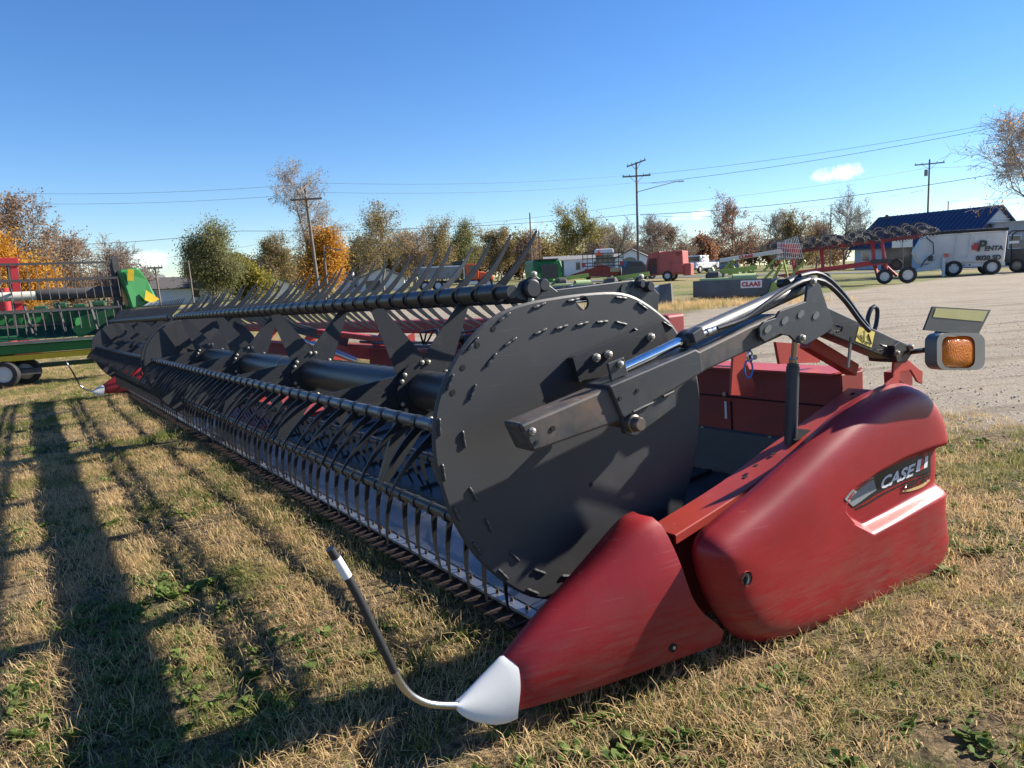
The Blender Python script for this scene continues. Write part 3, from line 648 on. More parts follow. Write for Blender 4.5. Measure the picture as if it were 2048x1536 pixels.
hd = MB(); hd.prism([(2.55, -.95, .9), (3.95, -.95, .75), (3.98, -.95, 1.15), (3.75, -.95, 1.5), (2.55, -.95, 1.75)], (0, 1.9, 0)); bpart(hd, 'hood', m_orange, t, bevel=.1)
fd = MB(); fd.prism([(2.75, -1.2, .75), (2.9, -1.2, 1.15), (3.4, -1.2, 1.3), (3.85, -1.2, 1.1), (4.0, -1.2, .75), (3.8, -1.2, .75), (3.6, -1.2, 1.05), (3.15, -1.2, 1.05), (2.95, -1.2, .75)], (0, .4, 0)); bpart(fd, 'fender', m_orange, t, bevel=.03)
box(t, 'fuel_tank', steel, (1.75, -1.0, .65), (1.3, .45, .45), bevel=.08); MB().lathe((1.15, -.9, 1.0), (1.15, -.9, 2.9), [(0, .09), (1, .09)], 10).build('exhaust_stack', steel, t, smooth=True)
for x, y in ((3.38, -1.0), (-1.4, -1.0), (-2.65, -1.0), (3.38, 1.0), (-1.4, 1.0), (-2.65, 1.0)): wheel(t, (x, y, .52), .52, .34, white_rim)
tail = box(t, 'tailgate', m_grey, (-3.62, 0, 1.75), (.12, 2.3, 1.3))
for z in (1.3, 1.75, 2.2): box(t, 'tail_rib', roof_dark, (-3.71, 0, z), (.06, 2.2, .08))
# ---- green round baler
t = bthing('green_baler', 'green round baler seen from the rear', 'baler', 1090, 54, 578, 14)
mb = MB(); mb.prism([(-1.05, -1.3, .55), (1.05, -1.3, .45), (1.1, -1.1, 1.3), (1.0, -.8, 2.05), (-1.0, -.8, 2.05), (-1.1, -1.1, 1.3)], (0, 2.6, 0)); bpart(mb, 'shell', m_green, t, bevel=.1)
box(t, 'tailgate_opening', roof_dark, (.05, -1.28, 1.25), (1.2, .1, 1.0)); box(t, 'top_panel', roof_dark, (0, -.6, 2.10), (1.6, .8, .08))
for s in (-1, 1): box(t, 'side_rib', m_dgreen, (s * 1.0, -1.36, 1.2), (.14, .1, 1.5)); wheel(t, (s * 1.0, -.1, .42), .42, .35, m_yellow, (1, 0, 0))
box(t, 'drawbar', m_green, (0, 2.2, .5), (.2, 2.2, .2))
# ---- boom sprayer
t = bthing('boom_sprayer', 'boom sprayer with folded black booms and orange warning triangle', 'sprayer', 1207, 60, 568, 0)
box(t, 'cab', m_white, (.1, 1.2, 2.45), (1.5, 1.4, .5), bevel=.12); box(t, 'cab_glass', glass_dark, (.1, 1.2, 1.95), (1.35, 1.3, .7)); box(t, 'beacon', m_slow, (-.1, 1.0, 2.76), (.12, .12, .14))
fr_ = MB()
for z in (1.35, 1.6, 1.95, 2.3): fr_.beam((-1.6, -1.2, z), (1.6, -1.2, z), .07, .07)
for x in (-1.55, -1.2, -.8, -.4, 0, .4, .8, 1.2, 1.55): fr_.beam((x, -1.2, 1.2 if abs(x) > 1 else 1.3), (x, -1.2, 2.35), .05, .05)
for s in (-1, 1):
    for z in (1.5, 1.8, 2.1): fr_.beam((s * 1.55, -1.2, z), (s * 1.5, 2.6, z + .1), .06, .06)
bpart(fr_, 'boom_frame', roof_dark, t)
MB().prism([(-.55, -1.3, 2.15), (-.05, -1.3, 2.15), (-.3, -1.3, 2.6)], (0, .03, 0)).build('warning_triangle', m_slow, t)
for s in (-1.5, 1.45): box(t, 'tail_lamp', m_red, (s, -1.26, 1.5), (.3, .06, .3))
mb = MB(); mb.lathe((-.3, -.2, 1.15), (-.3, 1.0, 1.15), [(0, .3), (.1, .5), (.9, .5), (1, .3)], 16); bpart(mb, 'tank', m_tan, t, smooth=True)
mb = MB(); mb.prism([(-2.6, -.9, .5), (1.2, -.9, .6), (1.2, -.9, .95), (0, -.9, 1.45), (-2.6, -.9, .75)], (0, .5, 0)); bpart(mb, 'rear_frame', red_dark, t)
box(t, 'pump_box', m_tan, (.9, -1.0, 1.0), (.7, .5, .3)); box(t, 'chassis', roof_dark, (0, .8, .8), (1.4, 3.2, .3))
for s in (-1.25, 1.25):
    for y in (-.3, 2.2): wheel(t, (s, y, .6), .6, .4, m_red, (1, 0, 0))
# ---- dark pickup beside the sprayer
t = bthing('pickup', 'dark blue pickup parked beside the sprayer', 'pickup', 1262, 66, 562, 24)
mb = MB(); mb.prism([(-2.3, -.9, .4), (2.5, -.9, .4), (2.55, -.9, .95), (1.2, -.9, 1.1), (.7, -.9, 1.6), (-.6, -.9, 1.65), (-.8, -.9, 1.08), (-2.35, -.9, 1.05)], (0, 1.8, 0)); bpart(mb, 'body', m_navy, t, bevel=.08)
box(t, 'side_window', glass_dark, (.05, -.91, 1.35), (1.1, .03, .36))
for x in (-1.5, 1.6):
    for y in (-.8, .8): wheel(t, (x, y, .36), .36, .25, steel)
# ---- red round baler
t = bthing('red_baler', 'faded red baler with open barred rear gate', 'baler', 1333, 58, 560, -12)
mb = MB(); mb.prism([(-.35, -1.1, .5), (1.45, -1.1, .45), (1.5, -1.1, 1.0), (1.45, -1.1, 2.2), (.1, -1.1, 2.2), (-.35, -1.1, 2.15)], (0, 2.2, 0)); bpart(mb, 'body', m_faded, t, bevel=.06)
mb = MB(); mb.prism([(-1.55, -1.0, .35), (-.36, -1.0, .5), (-.36, -1.0, 2.15), (-1.15, -1.0, 2.0)], (0, .1, 0)); mb.prism([(-1.55, .9, .35), (-.36, .9, .5), (-.36, .9, 2.15), (-1.15, .9, 2.0)], (0, .1, 0)); bpart(mb, 'gate_side', m_faded, t)
mb = MB(); mb.prism([(-1.35, -1.02, .5), (-.5, -1.02, .6), (-.5, -1.02, 1.75), (-1.1, -1.02, 1.7)], (0, .03, 0)); bpart(mb, 'gate_opening', roof_dark, t)
for i in range(5): MB().beam((-1.3 + i * .18, -1.06, .52), (-1.05 + i * .13, -1.06, 1.7), .03, .03).build('gate_bar', red_dark, t)
box(t, 'gate_top', m_faded, (-.75, 0, 2.1), (.9, 2.0, .1), Matrix.Rotation(R(-10), 3, 'Y')); box(t, 'side_shield', m_faded, (1.05, -1.14, .95), (.9, .06, .7), bevel=.02); box(t, 'front_box', m_faded, (1.75, -.4, .8), (.6, 1.2, .9), bevel=.05)
mb = MB(); mb.prism([(.85, -1.13, 2.05), (1.4, -1.13, 2.1), (1.15, -1.13, 1.8)], (0, .03, 0)); bpart(mb, 'dark_notch', red_dark, t)
for s in (-1.0, 1.0): wheel(t, (.3, s, .38), .38, .3, white_rim)
# ---- white work truck and blue car by the road
t = bthing('white_truck', 'white work truck facing the camera beside the road', 'truck', 1400, 86, 552, -30)
mb = MB(); mb.prism([(-1.0, -2.6, .5), (1.0, -2.6, .5), (1.0, -2.6, 1.15), (-1.0, -2.6, 1.15)], (0, 5.2, 0)); bpart(mb, 'body', m_white, t, bevel=.08)
mb = MB(); mb.prism([(-.95, -1.4, 1.15), (.95, -1.4, 1.15), (.85, -1.4, 1.95), (-.85, -1.4, 1.95)], (0, 1.9, 0)); bpart(mb, 'cab', m_white, t, bevel=.1); box(t, 'windscreen', glass_dark, (0, -1.42, 1.55), (1.5, .04, .55)); box(t, 'grille', roof_dark, (0, -2.62, .8), (1.1, .04, .35))
for s in (-.95, .95):
    for y in (-1.7, 1.6): wheel(t, (s, y, .42), .42, .28, white_rim, (1, 0, 0))
t = bthing('blue_car', 'pale blue car parked right of the white truck', 'car', 1440, 92, 550, 10)
mb = MB(); mb.prism([(-2.1, -.85, .35), (2.1, -.85, .35), (2.15, -.85, .8), (1.2, -.85, .95), (.6, -.85, 1.4), (-.9, -.85, 1.42), (-1.5, -.85, 1.0), (-2.1, -.85, .9)], (0, 1.7, 0)); bpart(mb, 'body', m_blue, t, bevel=.1); box(t, 'side_window', glass_dark, (-.15, -.86, 1.15), (1.5, .03, .32))
for x in (-1.35, 1.35): wheel(t, (x, -.75, .33), .33, .22, steel); wheel(t, (x, .75, .33), .33, .22, steel)
# ---- disc mowers with skirts
def mower(label, px, D, py, turn, w, folded):
    t = bthing('disc_mower', label, 'mower', px, D, py, turn)
    box(t, 'cutter_bed', roof_dark, (0, 0, .16), (w * .86, 1.0, .12)); box(t, 'top_deck', m_lite, (-.1, .2, .78), (w * .75, .7, .1), bevel=.04)
    if not folded:
        mb = MB(); mb.grid([[(x, -.72 + .02 * math.sin(x * 9), .18 + .02 * math.sin(x * 7)), (x, -.74, .45), (x, -.66, .76)] for x in (-w / 2 + w * i / 24 for i in range(25))]); bpart(mb, 'skirt', m_tarp, t, smooth=True)
        box(t, 'name_plate', decal_white, (w * .24, -.755, .58), (.72, .02, .26))
        me = text_mesh('CLAAS', .21, 0, .012); tx = link('lettering', me, decal_red, t); tx.rotation_euler = (R(90), 0, 0); tx.location = (w * .24 - .32, -.77, .51)
        mb = MB(); rows = []
        for i in range(9):
            a = math.pi * i / 8; rows.append([(w * .5 + .38 * (1 - math.cos(a)), y, .16 + .62 * math.sin(a) ** .55) for y in (-.75, -.3, .2, .6)])
        mb.grid(rows); bpart(mb, 'end_cover', m_tarp, t, smooth=True)
        for x0 in (.15, .5): MB().tube([(w * .5 + x0, -.78, .2), (w * .5 + x0 + .03, -.77, .78), (w * .5 + x0 + .15, .3, .8)], .015, 6).build('cover_strap', m_tarpl, t)
        mb = MB(); mb.prism([(w * .42, -.9, .05), (w * .55, -.9, .1), (w * .62, -.9, .55), (w * .5, -.9, .62)], (0, .3, 0)); mb.prism([(w * .62, -1.0, .02), (w * .70, -1.0, .02), (w * .72, -1.0, .4), (w * .66, -1.0, .42)], (0, .12, 0)); bpart(mb, 'end_frame', m_lime, t)
    else:
        mb = MB(); mb.grid([[(x, -.8, .02 + .05 * abs(math.sin(x * 5))), (x + .1, -.55, .3 + .05 * math.sin(x * 8)), (x + .15, -.3, .62 + .12 * x / w), (x + .1, .1, .68 + .12 * x / w)] for x in (-w / 2 + w * i / 20 for i in range(21))]); bpart(mb, 'skirt', m_tarpl, t, smooth=True)
        mb = MB(); mb.prism([(w / 2 + .1, -.75, .05), (w / 2 + .55, -.5, .05), (w / 2 + .5, -.4, .8), (w / 2 + .1, -.5, .75)], (0, .5, 0)); bpart(mb, 'end_cover', m_tarp, t)
    # lime frame work on top
    rnd = random.Random(px); mb = MB()
    for i in range(5):
        x = rnd.uniform(-w * .45, w * .3); mb.beam((x, rnd.uniform(.1, .5), .8), (x + rnd.uniform(-.2, .4), .55, rnd.uniform(.98, 1.12)), .07, .09)
    mb.beam((-w * .3, .5, 1.0), (w * .35, .6, 1.15), .14, .16); bpart(mb, 'lift_frame', m_lime, t)
    mb = MB(); mb.lathe((-w * .33, .3, .85), (-w * .12, .3, .85), [(0, .12), (.2, .24), (.8, .24), (1, .12)], 14); bpart(mb, 'gear_hood', roof_dark, t, smooth=True)
    mb = MB(); rows = []
    for i in range(9):
        a = math.pi * i / 8; rows.append([(x, (.1 - .3 * math.cos(a)), .80 + .15 * math.sin(a)) for x in (w * .02, w * .1, w * .25, w * .32)])
    mb.grid(rows); bpart(mb, 'drive_cover', m_lite, t, smooth=True)
    return t
mower('grey skirted mower with lime green frame in front of the rake', 1462, 27.5, 592, 3, 2.7, False)
mower('lime and grey mower with collapsed pale skirt above the reel shield', 1250, 27, 600, -8, 2.3, True)
mower('green framed mower glimpsed behind the black reel shield', 1150, 33, 596, 12, 2.2, True)
# ---- green tedder folded, with pale boom
t = bthing('folded_tedder', 'lime green hay tool with long pale boom and red mesh end', 'hay tool', 1520, 34, 578, 0)
mb = MB(); mb.beam((-1.75, 0, 1.45), (.95, .2, 1.75), .22, .18); bpart(mb, 'boom', m_mixer, t, bevel=.02)
me = text_mesh('CLAAS', .2, 0, .012); tx = link('lettering', me, decal_red, t); tx.rotation_euler = (R(90), R(-6), 0); tx.location = (-.9, -.06, 1.48)
mb = MB(); rnd = random.Random(5)
for i in range(16): x = rnd.uniform(-1.9, 1.4); mb.beam((x, rnd.uniform(-.4, .6), rnd.uniform(.5, 1.0)), (x + rnd.uniform(-.6, .6), rnd.uniform(-.4, .6), rnd.uniform(.8, 1.5)), .07, .1)
bpart(mb, 'frame', m_lime, t)
mb = MB()
for i in range(14): mb.beam((.75 + i * .06, -.2, 2.12 + i * .02), (.70 + i * .085, -.25, 1.35), .012, .012)
for z in (1.5, 1.7, 1.9, 2.1): mb.beam((.72, -.21, z), (1.75, -.21, z - .1), .012, .012)
bpart(mb, 'mesh_guard', steel, t); mb = MB(); mb.prism([(.75, -.1, 2.12), (1.6, -.1, 2.0), (1.65, -.1, 1.5), (.95, -.1, 1.7)], (0, .04, 0)); bpart(mb, 'mesh_panel', m_red, t)
wheel(t, (-1.0, 0, .3), .3, .25, white_rim); wheel(t, (1.4, .2, .3), .3, .25, white_rim)
# ---- red wheel rake
t = bthing('wheel_rake', 'long red hay rake with a row of folded black tine wheels', 'hay rake', 1690, 37, 566, 3)
mb = MB(); mb.beam((-3.2, .3, 1.75), (3.4, .6, 2.25), .12, .12); mb.beam((-3.2, 1.0, 1.7), (3.4, 1.3, 2.2), .12, .12); bpart(mb, 'upper_beam', m_red, t)
mb = MB(); mb.beam((-3.3, .2, .55), (1.9, .2, 1.05), .14, .16); mb.beam((-2.4, 1.2, .7), (1.5, 1.2, 1.1), .12, .14); bpart(mb, 'main_frame', m_red, t)
for x, z0, z1, x1 in ((-2.3, .75, 1.75, -2.5), (-1.0, .8, 1.85, -1.1), (1.3, 1.0, 2.05, 1.2), (1.9, .4, 2.1, 1.6), (2.3, .35, 1.0, 1.7), (1.5, .3, 1.0, 1.3)): MB().beam((x, .2, z0), (x1, .4, z1), .12, .12).build('strut', m_red, t)

tw_ = MB()
for i in range(20): a = 6.2832 * i / 20; tw_.tube([(.12 * math.cos(a), 0, .12 * math.sin(a)), (.42 * math.cos(a), .02, .42 * math.sin(a)), (.60 * math.cos(a + .25), .08, .60 * math.sin(a + .25))], .018, 4)
tw_.tube([(.42 * math.cos(6.2832 * i / 20), .02, .42 * math.sin(6.2832 * i / 20)) for i in range(21)], .018, 5, cap=False); tw_me = tw_.mesh('tine_wheel')
for row, y in ((0, .1), (1, 1.1)):
    for i in range(12):
        o = link('tine_wheel', tw_me, roof_dark, t); o.location = (-3.1 + i * .60, y, 2.0 + i * .046 + row * .08); o.rotation_euler = (R(-52 + random.uniform(-12, 12)), R(random.uniform(0, 25)), R(20 + random.uniform(-14, 14)))
for x, z in ((-.95, .33), (1.75, .36), (2.75, .4)): wheel(t, (x, .1, z), z, .2, white_rim)
wheel(t, (2.4, 1.6, .9), .3, .2, roof_dark); box(t, 'gear_box', roof_dark, (1.6, .3, 1.1), (.9, .5, .2))
# ---- feed mixer
t = bthing('feed_mixer', 'dirty white feed mixer wagon with black rubber rim', 'feed mixer', 1910, 46, 552, 6)
mb = MB(); mb.prism([(-2.0, -1.15, .78), (2.35, -1.15, .70), (2.45, -1.2, 2.55), (-1.85, -1.2, 2.5), (-2.35, -1.1, 1.5)], (0, 2.3, 0)); bpart(mb, 'tub', m_mixer, t, bevel=.12)
mb = MB(); mb.tube([(-1.9, -1.2, 2.58), (-.2, -1.24, 2.60), (2.4, -1.22, 2.62)], .10, 8); mb.tube([(2.4, -1.2, 2.62), (2.5, 1.1, 2.62), (-1.8, 1.1, 2.6)], .1, 8); bpart(mb, 'rubber_rim', rubber, t, smooth=True)
for x in (-.15, .55): MB().beam((x - .05, -1.27, .9), (x + .1, -1.3, 2.45), .07, .05).build('tub_rib', m_mixer, t)
for x in (-.4, 0, .3, .6): MB().lathe((x, -1.27, .62), (x, -1.2, .62), [(0, .045), (1, .045)], 10).build('frame_hole', roof_dark, t)
box(t, 'chassis', m_mixer, (.3, -.6, .62), (4.2, .9, .22)); mb = MB(); mb.prism([(-2.5, -1.2, .28), (-.7, -1.2, .45), (-.7, -1.2, .95), (-1.4, -1.2, .85)], (0, 1.2, 0)); bpart(mb, 'discharge_chute', m_mixer, t)
box(t, 'jack_stand', m_mixer, (-.75, -1.32, .55), (.16, .12, 1.1)); box(t, 'control_box', roof_dark, (-1.45, -1.3, 1.1), (.25, .15, .3)); box(t, 'lamp', m_slow, (-.62, -1.3, 1.25), (.2, .1, .2))
MB().tube([(-1.7, -1.3, 2.35), (-1.35, -1.4, 2.0), (-1.3, -1.4, 1.4), (-1.75, -1.35, 1.0), (-1.95, -1.3, .6)], .035, 6).build('hydraulic_hose', hose_mat, t, smooth=True)
mb = MB(); mb.lathe((-1.95, -.9, 2.55), (-1.95, -.9, 2.95), [(0, .05), (.3, .2), (.7, .2), (1, .05)], 12); bpart(mb, 'hopper_cap', m_mixer, t, smooth=True)
for x in (-.2, 1.75):
    for y in (-1.0, 1.0): wheel(t, (x, y, .46), .46, .4, white_rim)
def flat_text(body, size, bold, loc, mt, par, sh=0):
    me = text_mesh(body, size, sh, bold); o = link('lettering', me, mt, par); o.rotation_euler = (R(90), 0, 0); o.location = loc; return o
flat_text('P', .85, .03, (.90, -1.29, 1.42), decal_black, t, .2); flat_text('ENTA', .36, .016, (1.30, -1.29, 1.42), decal_black, t, .1)
mb = MB(); mb.prism([(.70, -1.285, 1.5), (.98, -1.285, 1.45), (.98, -1.285, 1.95), (.85, -1.285, 1.85), (.80, -1.285, 1.92), (.74, -1.285, 1.75), (.66, -1.285, 1.72)], (0, .01, 0)); bpart(mb, 'leaf_emblem', decal_red, t)
flat_text('8020 SD', .36, .02, (.90, -1.28, .88), decal_black, t)
# ---- dark tractor cut by the right edge
t = bthing('dark_tractor', 'dark skid loader with roll bar cut off by the right edge', 'loader', 2052, 47, 550, -10)
box(t, 'body', roof_dark, (.1, 0, .95), (2.2, 1.7, 1.0), bevel=.08); box(t, 'rear_door', m_navy, (-.9, -.3, 1.0), (.5, 1.6, .9), bevel=.06)
mb = MB()
for y in (-.7, .7): mb.tube([(-1.0, y, 1.3), (-.95, y, 2.35), (-.7, y, 2.55), (.0, y, 2.55), (.2, y, 2.4), (.25, y, 1.4)], .05, 8); mb.tube([(.3, y, 1.4), (.35, y, 2.3), (.6, y, 2.55), (1.3, y, 2.6), (1.4, y, 1.3)], .05, 8)
bpart(mb, 'roll_bar', roof_dark, t, smooth=True); box(t, 'seat_box', m_grey, (-.4, 0, 1.75), (.7, .8, .5)); box(t, 'engine_cover', m_tarp, (.7, 0, 1.6), (.9, 1.2, .5))
for x in (-.35, 1.0): 
    for y in (-.8, .8): wheel(t, (x, y, .42), .42, .3, m_grey)
box(t, 'work_lamp', trim_white, (-.55, -.9, 1.85), (.5, .1, .15))

# ---- green header on its trailer at the left
t = bthing('green_header', 'green and yellow combine header on a transport trailer at left', 'header', 60, 15.2, 778, 0); t.scale = (.92, .92, .92)
SC = 16.6 / 1500
X0, X1 = -3.6, 2.25
box(t, 'rear_beam', m_green, (-.7, .75, 1.42), (5.9, .25, .26), bevel=.02)
mb = MB(); mb.grid([[(x, .62, 1.3), (x, .25, 1.05), (x, -.1, .98)] for x in (X0, X1)]); bpart(mb, 'trough', m_dgreen, t, smooth=True)
box(t, 'front_beam', m_green, (-.7, -.2, .80), (5.9, .3, .20), bevel=.02); box(t, 'cutterbar', roof_dark, (-.7, -.42, .95), (5.9, .25, .05)); box(t, 'yellow_sill', m_yellow, (-.7, -.25, .62), (5.8, .25, .12)); box(t, 'yellow_block', m_yellow, (1.7, -.32, .60), (.85, .2, .22))
mb = MB(); mb.lathe((X0, .1, 1.93), (.35, .1, 1.93), [(0, .1), (1, .1)], 16); bpart(mb, 'reel_tube', m_cream, t, smooth=True)
mb = MB(); mb.lathe((.35, .1, 1.94), (2.0, .1, 1.94), [(0, .1), (.03, .125), (1, .125)], 16); bpart(mb, 'reel_motor_tube', roof_dark, t, smooth=True)
for k, (y, z) in enumerate(((.1, 2.62), (-.4, 2.25), (-.45, 1.6), (.1, 1.28), (.6, 1.6), (.55, 2.28))):
    bar = MB().beam((X0, y, z), (1.95, y, z), .045, .05).build('reel_bat', roof_dark, t)
    mb = MB(); x = X0 + .1
    while x < 1.95: mb.beam((x, y, z), (x + .02, y - .06, z - .42), .014, .014); x += .17
    bpart(mb, 'tine_row', roof_dark, bar)['kind'] = 'stuff'
for x in (X0 + .3, -1.6, -.1, 1.9):
    for k, (y, z) in enumerate(((.1, 2.62), (-.4, 2.25), (-.45, 1.6), (.1, 1.28), (.6, 1.6), (.55, 2.28))): MB().beam((x, .1, 1.93), (x, y, z), .02, .06).build('reel_spoke', roof_dark, t)
for x in np.arange(-3.0, 1.9, .62): MB().beam((x, -.2, 1.75), (x + .08, -.35, 1.12), .045, .045).build('lifter', roof_dark if int(x * 10) % 2 else m_cream, t)
mb = MB(); mb.prism([(1.98, -.35, 2.42), (2.42, -.25, 2.48), (2.58, -.1, 2.2), (2.75, -.15, 1.75), (2.45, -.3, 1.60), (2.15, -.35, 1.50)], (0, .9, 0)); ep = bpart(mb, 'end_shield', m_green, t, bevel=.06)
box(ep, 'yellow_label', m_yellow, (2.22, -.36, 2.3), (.13, .03, .26), Matrix.Rotation(R(8), 3, 'Y')); mb = MB(); mb.prism([(2.5, -.34, 1.95), (2.78, -.3, 1.72), (2.6, -.34, 1.65), (2.45, -.36, 1.72)], (0, .05, 0)); bpart(mb, 'yellow_corner', m_yellow, ep)
MB().beam((1.98, .1, 1.0), (1.98, .1, 2.75), .06, .12).build('reel_end_post', roof_dark, t)
mb = MB(); mb.beam((1.0, -.1, 1.3), (2.1, .2, 1.55), .08, .16); mb.beam((1.0, 0, 1.05), (1.6, .1, 1.4), .06, .3); bpart(mb, 'reel_arm', m_green, t)
box(t, 'trailer_rail', m_dgreen, (-.3, .2, .38), (8.4, .12, .1)); box(t, 'axle_post', roof_dark, (-.35, .1, .55), (.3, .3, .6)); box(t, 'axle', roof_dark, (-.2, .3, .30), (.9, 1.2, .12)); box(t, 'tongue_patch', m_yellow, (1.55, .13, .38), (.5, .02, .09))
for x, y in ((-.42, -.3), (-.02, .1)): wheel(t, (x, y, .29), .29, .2, white_rim, (.25, 1, 0))
# ---- red machine frame behind it
t = bthing('red_frame_machine', 'bright red steel machine frame behind the green header', 'machine', 15, 24, 690, 0)
for x in (-.25, .45): box(t, 'post', m_red, (x, 0, 1.5), (.24, .24, 3.0), bevel=.02)
box(t, 'cross_beam', m_red, (-.6, 0, 2.9), (2.4, .3, .28), bevel=.02); mb = MB(); mb.lathe((.1, -.2, .4), (.1, -.2, 2.1), [(0, .18), (1, .18)], 14); bpart(mb, 'cylinder', m_red, t, smooth=True); box(t, 'deck', red_dark, (-.5, .1, 1.7), (2.2, .8, .2)); box(t, 'deck', red_dark, (-.5, .1, .9), (2.2, .8, .3)); box(t, 'base', red_dark, (-.4, 0, .2), (2.6, 1.2, .4))
# ---- small yellow and green implement and red bin further back
t = bthing('planter', 'yellow and green planter seen through the green header reel', 'planter', 165, 34, 655, 0)
box(t, 'tool_bar', m_green, (0, 0, .9), (3.6, .25, .25))
for i in range(5): x = -1.5 + i * .75; box(t, 'seed_hopper', m_dgreen, (x, 0, 1.25 + .1 * (i % 2)), (.5, .5, .22), bevel=.05); box(t, 'row_unit', m_dgreen, (x, -.1, .5), (.18, .6, .7)); 
for x in (-1.6, 1.6): wheel(t, (x, .3, .4), .4, .2, m_yellow)
t = bthing('red_bin', 'dark red domed bin behind the far reel end', 'bin', 306, 38, 628, 0)
mb = MB(); rows = []
for i in range(8): a = math.pi / 2 * i / 7; rows.append([(.62 * math.cos(a) * math.cos(w), .62 * math.cos(a) * math.sin(w), .25 + .65 * math.sin(a)) for w in (6.2832 * j / 20 for j in range(20))])
mb.grid(rows, close=True); bpart(mb, 'dome', m_red, t, smooth=True); MB().lathe((0, 0, -.1), (0, 0, .27), [(0, .6), (1, .62)], 20).build('base', red_dark, t)
# ================================================================ the combine header
BASE = Vector((2.0, 7.8, 0))
hdr = thing('combine_header', 'long red and black combine header with spiked reel lying on the grass', 'header')
mh = HM.to_4x4(); mh.translation = HM @ BASE; hdr.matrix_world = mh
def part(mb, name, mt, parent=None, smooth=False, bevel=0, label=None, fix=False):
    o = mb.build(name, mt, parent or hdr, smooth, bevel, off=BASE, fix=fix)
    if label: o['label'] = label
    return o
def inst(name, me, mt, parent, loc, rot=None, scale=None):
    """a repeated piece sharing one mesh; loc in header frame"""
    o = link(name, me, mt, parent)
    m = (rot.to_4x4() if rot else Matrix.Identity(4))
    if scale: m = m @ Matrix.Diagonal((*scale, 1))
    m.translation = Vector(loc) - BASE
    o.matrix_local = m
    return o
def xz(pts, y):                                   # pixels -> (x, z) on the plane y
    return [(q.x, q.z) for q in (P(a, b_, y=y) for a, b_ in pts)]
def plate(pts, y, th):                            # traced plate standing across the header axis
    return [P(a, b_, y=y) for a, b_ in pts], (0, th, 0)
YN, YM, YF = 1.90, 7.98, 14.05                    # reel ends and middle
XC, ZC, RB = 1.48, .834, .46                      # reel axis and bar circle
BAR_ANG = [117, 177, 237, 297, 357, 57]
TINE_ANG = [46, 221, 266, 284, 300, 322]

# ---- reel: end shields
ring_px = [(1228, 584), (1169, 587), (1114, 594), (1055, 605), (1005, 623), (964, 651), (932, 685), (905, 726), (884, 771), (870, 822), (866, 872), (870, 926), (882, 972), (900, 1027), (923, 1072), (955, 1118), (996, 1156), (1032, 1181), (1073, 1197)]
rz_ = xz(ring_px, YN) + [(1.37, .236), (1.50, .225), (1.64, .243), (1.78, .305), (1.901, .402), (1.962, .508), (2.005, .62), (2.028, .75), (2.03, .86), (2.00, .965), (1.921, 1.077), (1.873, 1.118), (1.808, 1.162), (1.733, 1.199)]
ring = [Vector((p.x, 0, p.y)) for p in smooth_loop([Vector((a, c, 0)) for a, c in rz_], 96)]
CEN = sum(ring, Vector()) / 96
def disc_mesh(y0, y1, hole=None):
    mb = MB()
    lip = [CEN + (p - CEN) * .985 for p in ring]
    y = lambda q, v: Vector((q.x, v, q.z))
    rows = [[y(p, y0) for p in lip], [y(p, y0 + .004) for p in ring], [y(p, y1 - .004) for p in ring], [y(p, y1) for p in lip]]
    mb.grid(rows, close=True); n = 96; o = len(mb.v)
    if hole is None:
        mb.f.append(tuple(range(n))); mb.f.append(tuple(range(4 * n - 1, 3 * n - 1, -1)))
    else:
        hc, ha, hb = hole
        ang = lambda p: math.atan2((p - hc).z, (p - hc).x)
        outer = [(ang(p), p) for p in lip]
        for i in range(72):
            a = -math.pi + 2 * math.pi * (i + .5) / 72; d = Vector((math.cos(a), 0, math.sin(a)))
            for j in range(n):
                p, q = lip[j], lip[(j + 1) % n]; e = q - p; den = d.x * e.z - d.z * e.x
                if abs(den) < 1e-9: continue
                w = p - hc; t_ = (w.x * e.z - w.z * e.x) / den; u_ = (w.x * d.z - w.z * d.x) / den
                if t_ > 0 and 0 <= u_ <= 1: outer.append((a, hc + d * t_)); break
        outer.sort(key=lambda q: q[0]); m_ = len(outer)
        for yy in (y0, y1):
            mb.v += [tuple(y(p, yy)) for _, p in outer] + [(hc.x + ha * math.cos(a), yy, hc.z + hb * math.sin(a)) for a, _ in outer]
        for i in range(m_):
            k = (i + 1) % m_; O2 = o + 2 * m_
            mb.f += [(o + i, o + k, o + m_ + k, o + m_ + i), (O2 + i, O2 + k, O2 + m_ + k, O2 + m_ + i)[::-1], (o + m_ + i, o + m_ + k, O2 + m_ + k, O2 + m_ + i)]
    return mb
hc = P(1165, 606, y=YN); hc.y = 0
sh = part(disc_mesh(YN, YN + .012, (hc, .027, .024)), 'end_shield', black_disc, fix=True, label='near black reel end shield with hand hole and weld beads')
